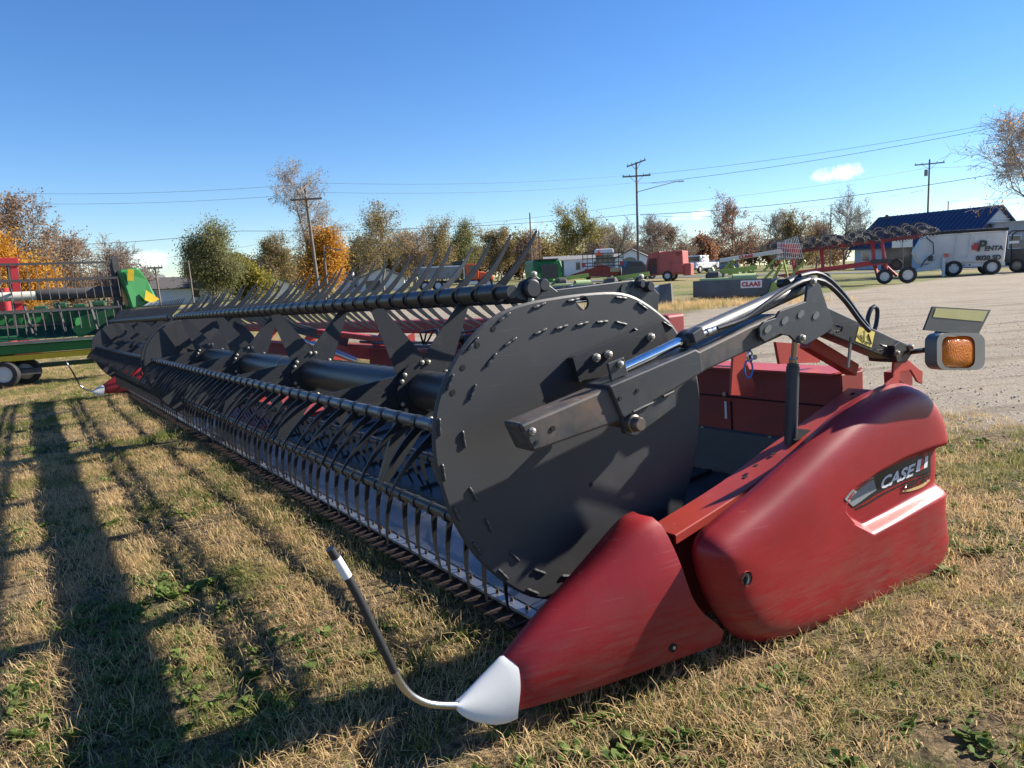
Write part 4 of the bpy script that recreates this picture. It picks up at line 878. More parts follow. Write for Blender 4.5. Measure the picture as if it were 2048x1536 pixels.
# weld beads and bolt holes
bead = MB(); bead.lathe((-.026, 0, 0), (.026, 0, 0), [(0, .002), (.08, .0048), (.3, .0054), (.5, .004), (.7, .0054), (.92, .0048), (1, .002)], 8); bead_me = bead.mesh('weld_bead')
def on_ring(i, k):
    a = ring[int(i) % 96]; b_ = ring[(int(i) + 1) % 96]
    return CEN + (a - CEN) * k, math.atan2((b_ - a).z, (b_ - a).x)
for i, k in [(5.5, .965), (9, .965), (13, .965), (17, .965), (21, .965), (25, .965), (29, .965), (33, .965), (37, .965), (41, .965), (45, .965), (49, .965), (53, .965), (55, .965), (58, .965), (88, .965), (92, .965), (95, .965), (1, .8), (4, .8), (7, .8), (10.5, .8), (14, .82), (17, .82), (21, .82), (26, .82), (32, .83), (36, .83), (41, .84), (45, .84), (49, .85), (53, .85), (56, .86), (85, .8), (88, .8), (91, .8), (94, .8)]:
    p, a = on_ring(i, k)
    a += random.uniform(-.15, .15)
    inst('weld_bead', bead_me, black_disc, sh, (p.x, YN - .002, p.z), Matrix.Rotation(-a, 3, 'Y'))
dot = MB(); dot.lathe((0, -.0015, 0), (0, .002, 0), [(0, .0085), (1, .0085)], 12); dot_me = dot.mesh('hole')
void = mat('dark opening', (.004, .004, .004), .9, var=0)
for px, py in [(955, 690), (926, 735), (906, 785), (987, 657)]:
    p = P(px, py, y=YN); inst('bolt_hole', dot_me, red_metal if px == 987 else void, sh, p)
sq = MB(); sq.box((0, 0, 0), (.012, .003, .013)); p = P(1182, 969, y=YN); inst('square_hole', sq.mesh('hole'), void, sh, p)
for y, lb in ((YM - .12, 'middle reel shield nearer the camera'), (YM + .1, 'middle reel shield beyond the centre gap'), (YF, 'far reel end shield')):
    part(disc_mesh(y, y + .012), 'end_shield', black_disc, label=lb, fix=True)
# ---- reel shaft
for y0, y1 in ((YN + .02, YM - .13), (YM + .13, YF - .02)):
    mb = MB(); mb.lathe((XC, y0, ZC), (XC, y1, ZC), [(0, .088), (1, .088)], 28); sf = part(mb, 'reel_shaft', black_metal, smooth=True)
    if y0 < 3:
        mb = MB(); mb.lathe((XC, 5.05, ZC), (XC, 5.075, ZC), [(0, .0895), (1, .0895)], 28); part(mb, 'wear_ring', mat('brass band', (.30, .18, .05), .4, metal=.6), sf, smooth=True)
# ---- tines
def tine_mesh():
    mb = MB(); rows = []
    for i in range(9):
        t = i / 8
        x = .012 + .235 * t; z = .010 - .05 * t * (1 - t)
        w = .0048 * (1 - .5 * t); h = .0098 * (1 - t) ** 1.0 + .003
        rows.append([(x, -w, z - h), (x, w, z - h), (x, w, z + h), (x, -w, z + h)])
    mb.grid(rows, close=True); mb.f.append((3, 2, 1, 0)); n = 32; mb.f.append((n, n + 1, n + 2, n + 3))
    mb.lathe((0, -.013, 0), (0, .013, 0), [(0, .0262), (1, .0262)], 10)
    return mb
tm = tine_mesh(); tine_me = tm.mesh('tine'); tine_me.materials.append(black_plastic)
for p in tine_me.polygons: p.use_smooth = True
tine_me.set_sharp_from_angle(angle=R(40))
tv = np.array(tm.v); tf = tm.f
bar_steel = mat('worn reel bar', (.12, .125, .135), .35, metal=.55, var=.25, vscale=9, dirt=.4, dirtcol=(.05, .045, .04))
clip_me = MB(); clip_me.box((0, 0, -.031), (.008, .014, .012)); clip_me.lathe((0, -.009, -.034), (0, .009, -.034), [(0, .005), (1, .005)], 6); clip_me = clip_me.mesh('clip')
for k in range(6):
    a = R(BAR_ANG[k]); bx_, bz_ = XC + RB * math.cos(a), ZC + RB * math.sin(a); ta = R(TINE_ANG[k])
    rot = Matrix.Rotation(-ta, 3, 'Y')
    for half, (y0, y1) in enumerate(((YN + .03, YM - .15), (YM + .13, YF - .03))):
        mb = MB(); mb.tube([(bx_, y0, bz_), (bx_, (y0 + y1) / 2, bz_ - .006), (bx_, y1, bz_)], .0205, 12)
        bar = part(mb, 'tine_bar', bar_steel if k in (1,) else black_metal, smooth=True)
        ys = np.arange(y0 + .09, y1 - .04, .131)
        if half == 0:
            for y in ys:
                t_ = inst('tine', tine_me, None, bar, (bx_, y, bz_ - .004), rot @ Matrix.Rotation(random.gauss(0, .045), 3, 'Z') @ Matrix.Rotation(random.gauss(0, .05), 3, 'Y'))
        else:
            mb = MB(); r3 = np.array(rot)
            for y in ys: mb.add((tv @ r3.T) + np.array((bx_, y, bz_ - .004)), tf)
            tag(part(mb, 'tine_row', black_plastic, bar), kind='stuff')
# sleeve collars on the top bars (plastic bat tubes)
col_me = MB(); col_me.lathe((0, -.05, 0), (0, .05, 0), [(0, .0285), (.92, .0285), (.94, .031), (1, .031)], 14); col_me = col_me.mesh('sleeve')
for p in col_me.polygons: p.use_smooth = True
col_me.set_sharp_from_angle(angle=R(40))
for k in (0, 5):
    a = R(BAR_ANG[k])
    for y in np.arange(YN + .155, YM - .2, .131):
        inst('sleeve', col_me, black_plastic, hdr, (XC + RB * math.cos(a), y, ZC + RB * math.sin(a)))
for y in np.arange(YM + .3, YF - .1, .131): inst('sleeve', col_me, black_plastic, hdr, (XC + RB * math.cos(R(117)), y, ZC + RB * math.sin(R(117))))
# ---- spiders: six tapered arms bolted to a hub plate
def arm_mesh():
    mb = MB(); y = .0025
    for s in (0,):
        prof = [(.075, -.085), (.09, .085), (RB - .03, .026), (RB + .012, .018), (RB + .012, -.018), (RB - .03, -.026)]
        mb.prism([(r_, -y, w_) for r_, w_ in prof], (0, 2 * y, 0))
    mb.box((.27, .012, -.048), (.36, .024, .004), Matrix.Rotation(R(-10.5), 3, 'Y'))
    return mb
am = arm_mesh().mesh('spider_arm')
hubm = MB(); hubm.prism([(.145 * math.cos(w), -.004, .145 * math.sin(w)) for w in (2 * math.pi * i / 12 for i in range(12))], (0, .006, 0)); hub_me = hubm.mesh('hub_plate')
bolt = MB(); bolt.lathe((0, -.009, 0), (0, .004, 0), [(0, .004), (.15, .0075), (.6, .0078), (.62, .011), (1, .011)], 8); bolt_me = bolt.mesh('bolt')
def bolt_at(p, parent=None, s=1.0): return inst('bolt', bolt_me, bolt_mat, parent or hdr, p, scale=(s, s, s))
sp_y = [3.02, 4.55, 6.05, 7.5] + [9.0, 10.6, 12.2, 13.7]
for n_, y in enumerate(sp_y):
    hub = inst('hub_plate', hub_me, black_metal, hdr, (XC, y - .012, ZC))
    for k in range(6):
        rot = Matrix.Rotation(-R(BAR_ANG[k]), 3, 'Y')
        inst('spider_arm', am, black_metal, hdr, (XC, y, ZC), rot)
        if n_ < 5:
            for w in (-.05, .05):
                q = rot @ Vector((.118, 0, w)); bolt_at((XC + q.x, y - .018, ZC + q.z), s=1.0)
# wide triangular bat plates beside the middle shields and at the far end
for y in (YM - .16, YM + .14, YF - .04):
    for k in range(6):
        a0, a1 = R(BAR_ANG[k]), R(BAR_ANG[k] + 34)
        mb = MB(); mb.prism([(XC + .06 * math.cos(a0), y, ZC + .06 * math.sin(a0)), (XC + (RB + .02) * math.cos(a0), y, ZC + (RB + .02) * math.sin(a0)), (XC + RB * .55 * math.cos(a1), y, ZC + RB * .55 * math.sin(a1))], (0, .004, 0))
        part(mb, 'bat_plate', black_disc)
# cam links at the near end, above the shield
for pl in ([(1069, 549), (1116, 583), (1108, 604), (1062, 606), (1032, 596), (1040, 566)], [(1277, 553), (1292, 560), (1319, 588), (1316, 628), (1290, 612), (1262, 592), (1258, 580)]):
    mb = MB(); mb.prism(*plate(pl, YN + .03, .008)); part(mb, 'cam_link', black_metal, bevel=.002)
for (px, py, r_) in ((1068, 577, .03), (1090, 570, .021), (1286, 569, .012), (1303, 573, .018)):
    p = P(px, py, y=YN + .01); mb = MB(); mb.lathe(p, p + Vector((0, .05, 0)), [(0, r_ * .8), (.1, r_), (1, r_)], 18); part(mb, 'cam_roller', black_metal, smooth=True)
mb = MB(); mb.beam(P(1105, 592, y=YN + .05), P(1262, 572, y=YN + .05), .03, .04); part(mb, 'cam_bar', black_metal, bevel=.003)
for (px, py) in ((1068, 549), (1282, 554), (1303, 575), (1062, 600)): bolt_at(P(px, py, y=YN + .022))

# ---- cutterbar
mb = MB(); mb.box((1.405, 7.9, .085), (.05, 12.3, .012)); cb = part(mb, 'cutterbar', galv)
g = MB()
gl = [(-.115, .002, .005), (-.085, .005, .010), (-.035, .007, .014), (0, .010, .02)]
g.grid([[(x, -w, -h / 2), (x, w, -h / 2), (x, w, h / 2), (x, -w, h / 2)] for x, w, h in gl], close=True); g.f += [(3, 2, 1, 0), (12, 13, 14, 15)]
g.box((.005, 0, -.002), (.03, .05, .014)); g_me = g.mesh('knife_guard')
for i, y in enumerate(np.arange(1.85, 13.95, .0762)):
    if i < 150: inst('knife_guard', g_me, rust_mat, hdr, (1.40, y, .072), Matrix.Rotation(random.uniform(-.06, .06), 3, 'Y'))
kb = MB(); kb.lathe((0, 0, -.004), (0, 0, .012), [(0, .008), (1, .006)], 6); kb_me = kb.mesh('knife_bolt')
for y in np.arange(1.9, 9.5, .1016): inst('knife_bolt', kb_me, rust_mat, cb, (1.41, y, .094))
mb = MB(); mb.box((1.37, 7.9, .045), (.07, 12.2, .012)); part(mb, 'knife_back', rust_mat)
# bright crop ramp of overlapping sheets, slightly wavy
n_seg = 8
for i in range(n_seg):
    y0, y1 = 1.82 + i * 1.52, 1.82 + (i + 1) * 1.52 + .01
    rows = []
    for j in range(13):
        y = y0 + (y1 - y0) * j / 12; wv = .006 * math.sin(y * 5.3 + i) + .004 * math.sin(y * 11)
        rows.append([(1.43, y, .095 + .001 * i), (1.475, y, .112 + wv * .4), (1.53, y, .15 + wv), (1.60, y, .185 + wv), (1.66, y, .19)])
    mb = MB(); mb.grid(rows); part(mb, 'crop_ramp', galv, smooth=True)
# ---- draper decks
for (y0, y1) in ((1.86, 6.75), (9.05, 13.9)):
    rows = []
    for i in range(2): rows.append([(x, (y0, y1)[i], z) for x, z in ((1.665, .165), (1.70, .2), (2.25, .25), (2.72, .30))])
    mb = MB(); mb.grid(rows); dk = part(mb, 'deck_belt', belt_mat)
    sl = MB(); sl.beam((1.72, 0, .207), (2.70, 0, .307), .022, .02); sl_me = sl.mesh('belt_slat')
    for y in np.arange(y0 + .22, y1, .40):
        o = link('belt_slat', sl_me, rubber, dk); o.location = Vector((0, y, 0)) - BASE
    mb = MB(); mb.box((1.667, (y0 + y1) / 2, .178), (.05, y1 - y0, .018)); part(mb, 'deck_edge', rust_mat)
mb = MB(); mb.grid([[(x, y, z) for x, z in ((1.665, .15), (1.8, .17), (2.72, .2), (3.3, .25))] for y in (6.78, 9.02)]); part(mb, 'feed_deck', red_dark)
for y in (6.76, 9.03):
    mb = MB(); mb.prism([(1.68, y, .14), (2.75, y, .2), (2.75, y, .34), (1.70, y, .215)], (0, .012, 0)); part(mb, 'deck_divider', red_metal)
# ---- back frame
for y0, y1 in ((1.84, 6.85), (9.0, 13.95)):
    mb = MB(); mb.box((2.88, (y0 + y1) / 2, .64), (.16, y1 - y0, .32)); part(mb, 'back_beam', red_dark, bevel=.008)
    mb = MB(); mb.grid([[(2.795, y, .50), (2.785, y, .49), (2.73, y, .30)] for y in (y0, y1)]); mb.grid([[(2.805, y, .50), (2.795, y, .48), (2.74, y, .29)] for y in (y1, y0)]); part(mb, 'rear_deflector', belt_mat)
    mb = MB(); mb.box((2.84, (y0 + y1) / 2, .806), (.22, y1 - y0, .008)); part(mb, 'top_flange', red_metal)
mb = MB(); mb.box((2.95, 7.92, .74), (.16, 2.3, .14)); part(mb, 'back_beam', red_dark, bevel=.008)
mb = MB(); mb.box((3.05, 7.9, .985), (.14, 9.8, .12)); part(mb, 'top_tube', red_dark, bevel=.015)
for y in (3.1, 4.9, 6.85, 9.0, 10.9, 12.7):
    mb = MB(); mb.prism([(2.82, y, .80), (2.98, y, .80), (3.12, y, .95), (3.12, y, 1.02), (3.0, y, 1.02)], (0, .012, 0)); part(mb, 'frame_gusset', red_metal)
for y in (6.85, 8.98):
    mb = MB(); mb.prism([(2.80, y, .30), (2.98, y, .24), (3.3, y, .22), (3.3, y, .9), (2.98, y, .8), (2.80, y, .8)], (0, .014, 0)); part(mb, 'feeder_side', red_metal)
# hoses, valve block and centre reel arm cylinder behind the reel
mb = MB(); mb.tube([(2.78, 2.3, .87), (2.80, 3.5, .84), (2.76, 4.6, .855), (2.80, 5.8, .84), (2.78, 7.0, .86)], .014, 8); part(mb, 'hydraulic_hose', hose_mat, smooth=True)
mb = MB(); mb.tube([(2.84, 2.3, .85), (2.86, 3.9, .85), (2.83, 5.2, .87), (2.86, 7.0, .85)], .012, 8); part(mb, 'hydraulic_hose', hose_mat, smooth=True)
mb = MB()
for _ in range(7):
    y = random.uniform(4.6, 5.6); a = Vector((2.8, y, .86)); mb.tube([a, a + Vector((.03, .1, .12)), a + Vector((random.uniform(-.1, .1), .25, .1)), a + Vector((.05, .4, -.03))], .009, 6)
part(mb, 'hose_bundle', hose_mat, smooth=True)
mb = MB(); mb.box((2.86, 5.1, .88), (.12, .26, .11)); part(mb, 'valve_block', black_metal, bevel=.006)
mb = MB(); mb.lathe((2.76, 4.98, .86), (2.76, 5.02, .86), [(0, .03), (1, .03)], 14); mb.lathe((2.76, 5.05, .85), (2.76, 5.09, .85), [(0, .03), (1, .03)], 14); part(mb, 'valve_knob', red_metal, smooth=True)
mb = MB(); mb.beam((2.86, 7.55, .84), (1.75, 7.9, 1.28), .09, .1); mb.beam((1.75, 7.9, 1.28), (1.30, 7.95, .95), .08, .09); part(mb, 'centre_reel_arm', black_arm, bevel=.006)
mb = MB(); mb.lathe((2.80, 7.2, .66), (2.25, 7.75, 1.0), [(0, .035), (.6, .035), (.61, .018), (1, .018)], 14); part(mb, 'centre_lift_cylinder', steel, smooth=True)
mb = MB(); mb.beam((2.85, 6.6, .88), (2.55, 7.5, .98), .08, .05); part(mb, 'arm_brace', red_metal, bevel=.004)

# ---- near end: end sheet and its folded top rail
YO, YI = 1.68, 1.80
fold = [P(a, b_, y=YO) for a, b_ in ((1352, 1070), (1489, 982), (1587, 906), (1678, 838), (1752, 780))]
fold = smooth_loop(fold, 14, closed=False)
rows = []
for i, p in enumerate(fold):
    e = Vector((0, YI - YO, 0)); 
    rows.append([p + Vector((0, .006, -.032)), p + Vector((0, 0, -.030)), p + Vector((0, 0, -.003)), p + Vector((0, .004, 0)), p + e, p + e + Vector((0, 0, -.006)), p + Vector((0, .008, -.006))])
mb = MB(); mb.grid(rows, close=True); mb.f += [tuple(range(6, -1, -1)), tuple(len(mb.v) - 7 + j for j in range(7))]
rail = part(mb, 'end_rail', red_metal, smooth=35)
sqm = MB(); sqm.box((0, 0, 0), (.016, .013, .003)); sqm = sqm.mesh('square_hole')
for px, py in ((1382, 1031), (1490, 955), (1511, 932), (1547, 908), (1705, 788)):
    p = P(px, py, y=1.74); q = min(fold, key=lambda f_: abs(f_.x - p.x)); inst('square_hole', sqm, void, rail, (p.x, 1.74, p.z + .001), Matrix.Rotation(-R(17), 3, 'Y'))
mb = MB(); poly = [f_ + Vector((0, .11, -.004)) for f_ in fold] + [Vector((3.0, 1.79, .62)), Vector((3.0, 1.79, .1)), Vector((1.9, 1.79, .06)), Vector((1.5, 1.79, .1)), Vector((1.5, 1.79, .3))]
mb.prism(poly, (0, .008, 0)); part(mb, 'end_sheet', red_dark)
mb = MB(); mb.prism([(3.0 if i > 1 else 1.5, 14.0, z) for i, z in enumerate((.1, .4, .75, .1))], (0, .01, 0)); part(mb, 'end_sheet', red_dark, label='far end sheet')

# ---- near red side panel with a moulded pocket for the decals
YP = 1.615
op = [(1500, 1283), (1462, 1266), (1428, 1222), (1402, 1160), (1392, 1105), (1405, 1072), (1440, 1040), (1500, 992), (1560, 938), (1630, 872), (1700, 812), (1752, 780), (1795, 766), (1832, 778), (1858, 815), (1870, 860), (1873, 920), (1868, 1000), (1874, 1070), (1862, 1118), (1830, 1160), (1785, 1190), (1700, 1228), (1600, 1264), (1545, 1280)]
NO = 280
outl = smooth_loop([Vector((a, c, 0)) for a, c in xz(op, YP)], NO)
pc = Vector((2.38, .33, 0))
O = np.array([(p.x, p.y) for p in outl])
def edge_dist(q):
    a = O; b_ = np.roll(O, -1, 0); ab = b_ - a; ap = q - a
    tt = np.clip((ap * ab).sum(1) / (ab * ab).sum(1), 0, 1); d = ap - ab * tt[:, None]
    return math.sqrt((d * d).sum(1).min())
def sstep(a, b_, x):
    u = max(0, min(1, (x - a) / (b_ - a))); return u * u * (3 - 2 * u)
up_edge = xz([(1676, 1020), (1686, 995), (1702, 972), (1745, 940), (1800, 912), (1850, 895), (1920, 880)], 1.55)
lo_edge = xz([(1676, 1020), (1700, 1050), (1735, 1068), (1780, 1044), (1830, 1016), (1868, 996), (1920, 974)], 1.55)
def interp(tab, x): return float(np.interp(x, [a for a, _ in tab], [c for _, c in tab]))
def panel_y(x, z):
    d = edge_dist(np.array((x, z)))
    y = YP - .082 * (1 - math.exp(-d / .026)) - .012 * (1 - math.exp(-d / .16))
    u, l_ = interp(up_edge, x), interp(lo_edge, x)
    if x > up_edge[0][0] and l_ < z < u:
        dep = sstep(0, .022, u - z) * sstep(0, .036, z - l_) * sstep(0, .035, x - up_edge[0][0])
        y += .05 * dep
    return y
mb = MB(); rows = []
KS = [1, .997, .99, .98, .97, .957, .94, .92, .9, .88, .86, .84, .82] + [.82 - .011 * i for i in range(1, 74)]
rows.append([(pc.x + (p.x - pc.x) * .97, YP + .035, pc.y + (p.y - pc.y) * .97) for p in outl])
rows.append([(pc.x + (p.x - pc.x) * .995, YP + .02, pc.y + (p.y - pc.y) * .995) for p in outl])
for k in KS: rows.append([(q[0], panel_y(*q), q[1]) for q in ((pc.x + (p.x - pc.x) * k, pc.y + (p.y - pc.y) * k) for p in outl)])
mb.grid(rows, close=True); o_ = len(mb.v) - NO; mb.v.append((pc.x, panel_y(pc.x, pc.y), pc.y)); c0 = len(mb.v) - 1
mb.f += [(o_ + j, o_ + (j + 1) % NO, c0) for j in range(NO)]
panel = part(mb, 'side_panel', red_plastic, smooth='all', fix=True, label='bulging red plastic side panel with lettering')
def on_panel(px, py, lift=.0015):
    y = 1.53
    for _ in range(4):
        p = P(px, py, y=y); y = panel_y(p.x, p.z)
    p = P(px, py, y=y); return p + Vector((0, -lift, 0))
def decal(pts, name, mt, lift, sub=10, par=None):
    """flat sticker laid on the panel: two edge polylines in pixels, top and bottom"""
    top, bot = pts
    tp = smooth_loop([Vector((*a, 0)) for a in top], sub * 2, False); bt = smooth_loop([Vector((*a, 0)) for a in bot], sub * 2, False)
    rows = [[on_panel(*(a.lerp(b2, j / 6)).xy, lift) for j in range(7)] for a, b2 in zip(tp, bt)]
    mb = MB(); mb.grid(rows); return part(mb, name, mt, par or panel, smooth='all', fix=True)
decal(([(1690, 1002), (1712, 976), (1752, 949), (1800, 926), (1861, 904)], [(1706, 1016), (1730, 1003), (1762, 983), (1808, 962), (1861, 945)]), 'black_stripe', decal_black, .0012)
decal(([(1688, 998), (1702, 981), (1722, 966), (1745, 953)], [(1705, 1013), (1720, 1003), (1736, 991), (1752, 980)]), 'silver_stripe', decal_grey, .0022)
decal(([(1709, 1017), (1735, 1005), (1762, 988), (1808, 966), (1861, 948)], [(1712, 1020), (1737, 1008), (1764, 991), (1809, 969), (1861, 951)]), 'thin_stripe', decal_black, .0012)
def letters(body, name, mt, p0, e1, h, up_, lift, bold=0, shear=0, wid=None, par=None, place=None):
    me = text_mesh(body, 1.0, 0, bold)
    vs_ = [v.co.copy() for v in me.vertices]; w = max(v.x for v in vs_) - min(v.x for v in vs_); x0 = min(v.x for v in vs_); hh = max(v.y for v in vs_)
    for v, q in zip(me.vertices, vs_):
        u, t_ = (q.x - x0) / w, q.y / hh
        px = p0[0] + e1[0] * u + up_[0] * h * t_; py = p0[1] + e1[1] * u + up_[1] * h * t_
        v.co = (place(px, py, lift) if place else on_panel(px, py, lift)) - BASE
    return link(name, me, mt, par or panel)
letters('CASE', 'lettering', decal_white, (1758, 979), (66, -29), 25, (.25, -1), .003, bold=.035)
for quad, mt in (([(1833, 940), (1841, 937), (1838, 916), (1836, 917)], decal_white),):
    pass
def sticker(quad, name, mt, lift=.003):
    mb = MB(); a, b2, c2, d2 = [Vector((*q, 0)) for q in quad]
    mb.grid([[on_panel(*(a.lerp(b2, i / 3)).lerp(d2.lerp(c2, i / 3), j / 3).xy, lift) for i in range(4)] for j in range(4)]); return part(mb, name, mt, panel, fix=True)
sticker([(1830, 944), (1838, 941), (1842, 917), (1834, 920)], 'emblem_bar', decal_white)
sticker([(1846, 937), (1853, 934), (1855, 911), (1849, 914)], 'emblem_bar', decal_white)
sticker([(1839, 941), (1845, 938), (1847, 915), (1841, 917)], 'emblem_bar', decal_red)
sticker([(1841, 913), (1847, 911), (1848, 905), (1842, 907)], 'emblem_dot', decal_red, .014)
decal(([(1803, 981), (1822, 976), (1842, 968), (1857, 957)], [(1803, 984), (1824, 981), (1845, 973), (1859, 960)]), 'gold_swoosh', decal_gold, .003)
letters('TERRA FLEX', 'lettering', decal_black, (1804, 980), (52, -23), 14, (.2, -1), .007, bold=.055)
p = on_panel(1493, 1157); mb = MB(); mb.lathe(p, p + Vector((0, .03, 0)), [(0, .0225), (.2, .0215), (1, .02)], 24); hl = part(mb, 'latch_hole', void, panel, smooth=True)
mb = MB(); mb.lathe(p + Vector((0, -.002, 0)), p + Vector((0, .004, 0)), [(0, .0245), (1, .0255)], 24, cap=False); part(mb, 'latch_rim', red_metal, panel, smooth=True)
mb = MB(); mb.tube([p + Vector((0, -.003, .014)), p + Vector((.004, -.003, 0)), p + Vector((-.002, -.003, -.013))], .0022, 6); part(mb, 'latch_pin', steel, panel)

# ---- divider snout
YR = 1.735
NT_, NV = 26, 14
def curve(pts, n): return smooth_loop([Vector((*a, 0)) for a in pts], n, closed=False)
bot = curve([(1037, 1420), (1140, 1392), (1260, 1352), (1360, 1316), (1441, 1287)], NT_)
top = curve([(1008, 1311), (1075, 1235), (1160, 1145), (1235, 1060), (1262, 1036), (1280, 1029)], NT_)
fr = curve([(1037, 1420), (1040, 1375), (1036, 1335), (1008, 1311)], NV)
re_ = curve([(1441, 1287), (1449, 1268), (1440, 1252), (1410, 1230), (1385, 1195), (1362, 1130), (1335, 1070), (1312, 1038), (1280, 1029)], NV)
def coons(i, j, B, T, F_, E_):
    u, v = i / (len(B) - 1), j / (len(F_) - 1)
    return B[i] * (1 - v) + T[i] * v + F_[j] * (1 - u) + E_[j] * u - (B[0] * (1 - u) * (1 - v) + B[-1] * u * (1 - v) + T[0] * (1 - u) * v + T[-1] * u * v)
def snout_rows(B, T, F_, E_, w0, w1, pw=.62):
    outer = []
    for i in range(len(B)):
        u = i / (len(B) - 1); w = w0 + (w1 - w0) * u ** .8; row = []
        for j in range(len(F_)):
            v = j / (len(F_) - 1); q = coons(i, j, B, T, F_, E_)
            wy = w * max(0, math.cos(v * math.pi / 2)) ** pw * (1 - .22 * (1 - v) ** 3)
            row.append(P(q.x, q.y, y=YR - wy))
        outer.append(row)
    return outer
def snout_mesh(rows):
    mb = MB(); full = []
    for r in rows: full.append(r + [Vector((p.x, 2 * YR - p.y, p.z)) for p in r[-2::-1]])
    mb.grid(full); full2 = [[p + Vector((0, (.004 if p.y < YR else -.004), -.004)) for p in r] for r in full]
    mb.grid(full2); n = len(full[0]); a = 0; b2 = len(full) * n
    for r_ in (0, len(full) - 1):
        mb.f += [(r_ * n + j, r_ * n + j + 1, b2 + r_ * n + j + 1, b2 + r_ * n + j) for j in range(n - 1)]
    for i in range(len(full) - 1):
        for j in (0, n - 1): mb.f.append((i * n + j, (i + 1) * n + j, b2 + (i + 1) * n + j, b2 + i * n + j))
    return mb
sr = snout_rows(bot, top, fr, re_, .055, .165)
sn = part(snout_mesh(sr), 'divider_snout', red_plastic, smooth=50, fix=True, label='near red divider snout with white tip')
tipb = curve([(912, 1413), (922, 1427), (948, 1441), (985, 1448), (1015, 1445), (1036, 1436)], 14)
tipt = curve([(912, 1408), (945, 1372), (985, 1330), (1003, 1313), (1011, 1310)], 14)
tipf = curve([(912, 1413), (912, 1411), (912, 1408)], NV)
tipe = curve([(1036, 1436), (1037, 1420), (1041, 1375), (1037, 1335), (1026, 1318), (1011, 1310)], NV)
tr = snout_rows(tipb, tipt, tipf, tipe, .011, .064, .7)
tip = part(snout_mesh(tr), 'snout_tip', white_plastic, sn, smooth=50, fix=True)
_q = P(1345, 1294, y=1.6); _n = min((v for r in sr for v in r), key=lambda v: (v.x - _q.x) ** 2 + (v.z - _q.z) ** 2); p = P(1345, 1294, y=_n.y + .004); mb = MB(); mb.lathe(p + Vector((0, -.004, 0)), p + Vector((0, .03, 0)), [(0, .016), (.3, .0145), (1, .013)], 20); part(mb, 'snout_hole', void, sn, smooth=True)
mb = MB(); mb.lathe(p + Vector((.002, -.006, -.002)), p + Vector((.002, 0, -.002)), [(0, .006), (1, .007)], 10); part(mb, 'snout_bolt', bolt_mat, sn, smooth=True)
rodp = curve([(914, 1411), (888, 1411), (855, 1407), (825, 1393), (805, 1372), (788, 1342), (768, 1300), (745, 1252), (715, 1190), (688, 1142), (660, 1097)], 40)
rod3 = [P(q.x, q.y, y=YR) for q in rodp]
mb = MB(); mb.tube(rod3[:15], .0105, 12); part(mb, 'rod_base', steel, sn, smooth=True)
mb = MB(); mb.tube(rod3[14:], .0112, 12); part(mb, 'crop_rod', black_metal, sn, smooth=True)
mb = MB(); mb.tube(rod3[33:38], .0122, 12); part(mb, 'rod_tape', white_tape, sn, smooth=True)
# the far divider, a twin of this one
DY = 12.25
def far_copy(o, parent):
    c = o.copy(); col.objects.link(c); c.parent = parent
    if parent is hdr: c.location.y += DY
    for ch in list(o.children): far_copy(ch, c)
    return c
fs = far_copy(sn, hdr); fs['label'] = 'far red divider snout with white tip'
mb = MB(); mb.prism([(1.75, 14.1, .06), (2.9, 14.1, .06), (3.0, 14.1, .6), (2.7, 14.1, .75), (1.75, 14.1, .45)], (0, .1, 0)); part(mb, 'side_panel', red_plastic, bevel=.03, label='far red side panel')
# skid shoe and gauge roller under the snout
mb = MB(); mb.prism(*plate([(1245, 1372), (1255, 1352), (1330, 1330), (1425, 1300), (1452, 1300), (1465, 1322), (1400, 1345), (1300, 1385), (1262, 1384)], 1.76, .16)); part(mb, 'skid_shoe', black_metal, bevel=.006)
p = P(1392, 1350, y=1.70); mb = MB(); mb.lathe((p.x, 1.66, .03), (p.x, 1.80, .03), [(0, .018), (.04, .026), (.96, .026), (1, .018)], 18); part(mb, 'skid_roller', bolt_mat, smooth=True)

# ---- near reel arm
YA0, YA1 = 1.655, 1.745
ATH = YA1 - YA0
inner = [(1037, 849), (1238, 768), (1262, 838), (1066, 906)]
mb = MB(); q = [P(a, b_, y=YA0) for a, b_ in inner]; far_ = [P(a, b_, y=YA0) for a, b_ in ((1400, 700), (1412, 752))]
ra = part(MB().prism(*plate([(1040, 850), (1230, 770), (1390, 706), (1500, 652), (1560, 626), (1575, 668), (1412, 742), (1255, 838), (1066, 905)], YA0, ATH)), 'reel_arm', arm_rust, bevel=.008, label='worn black telescoping reel arm')
mb = MB(); mb.prism(*plate([(1047, 858), (1059, 853), (1078, 896), (1066, 901)], YA0 + .012, ATH - .024))
mb = MB(); mb.prism([P(1037, 851, y=YA0 + .008) + Vector((-.0015, 0, 0)), P(1064, 902, y=YA0 + .008) + Vector((-.0015, 0, 0)), P(1064, 902, y=YA1 - .008) + Vector((-.0015, 0, 0)), P(1037, 851, y=YA1 - .008) + Vector((-.0015, 0, 0))], (.004, 0, 0))
part(mb, 'tube_opening', void, ra)
mb = MB(); mb.prism(*plate([(1218, 772), (1392, 698), (1402, 704), (1407, 745), (1248, 838), (1243, 832)], YA0 - .012, ATH + .024)); part(mb, 'arm_sleeve', black_arm, ra, bevel=.006)
mb = MB(); mb.prism(*plate([(1242, 832), (1346, 782), (1352, 812), (1272, 872), (1252, 868)], YA0 - .006, .02)); part(mb, 'pivot_bracket', black_arm, ra, bevel=.002)
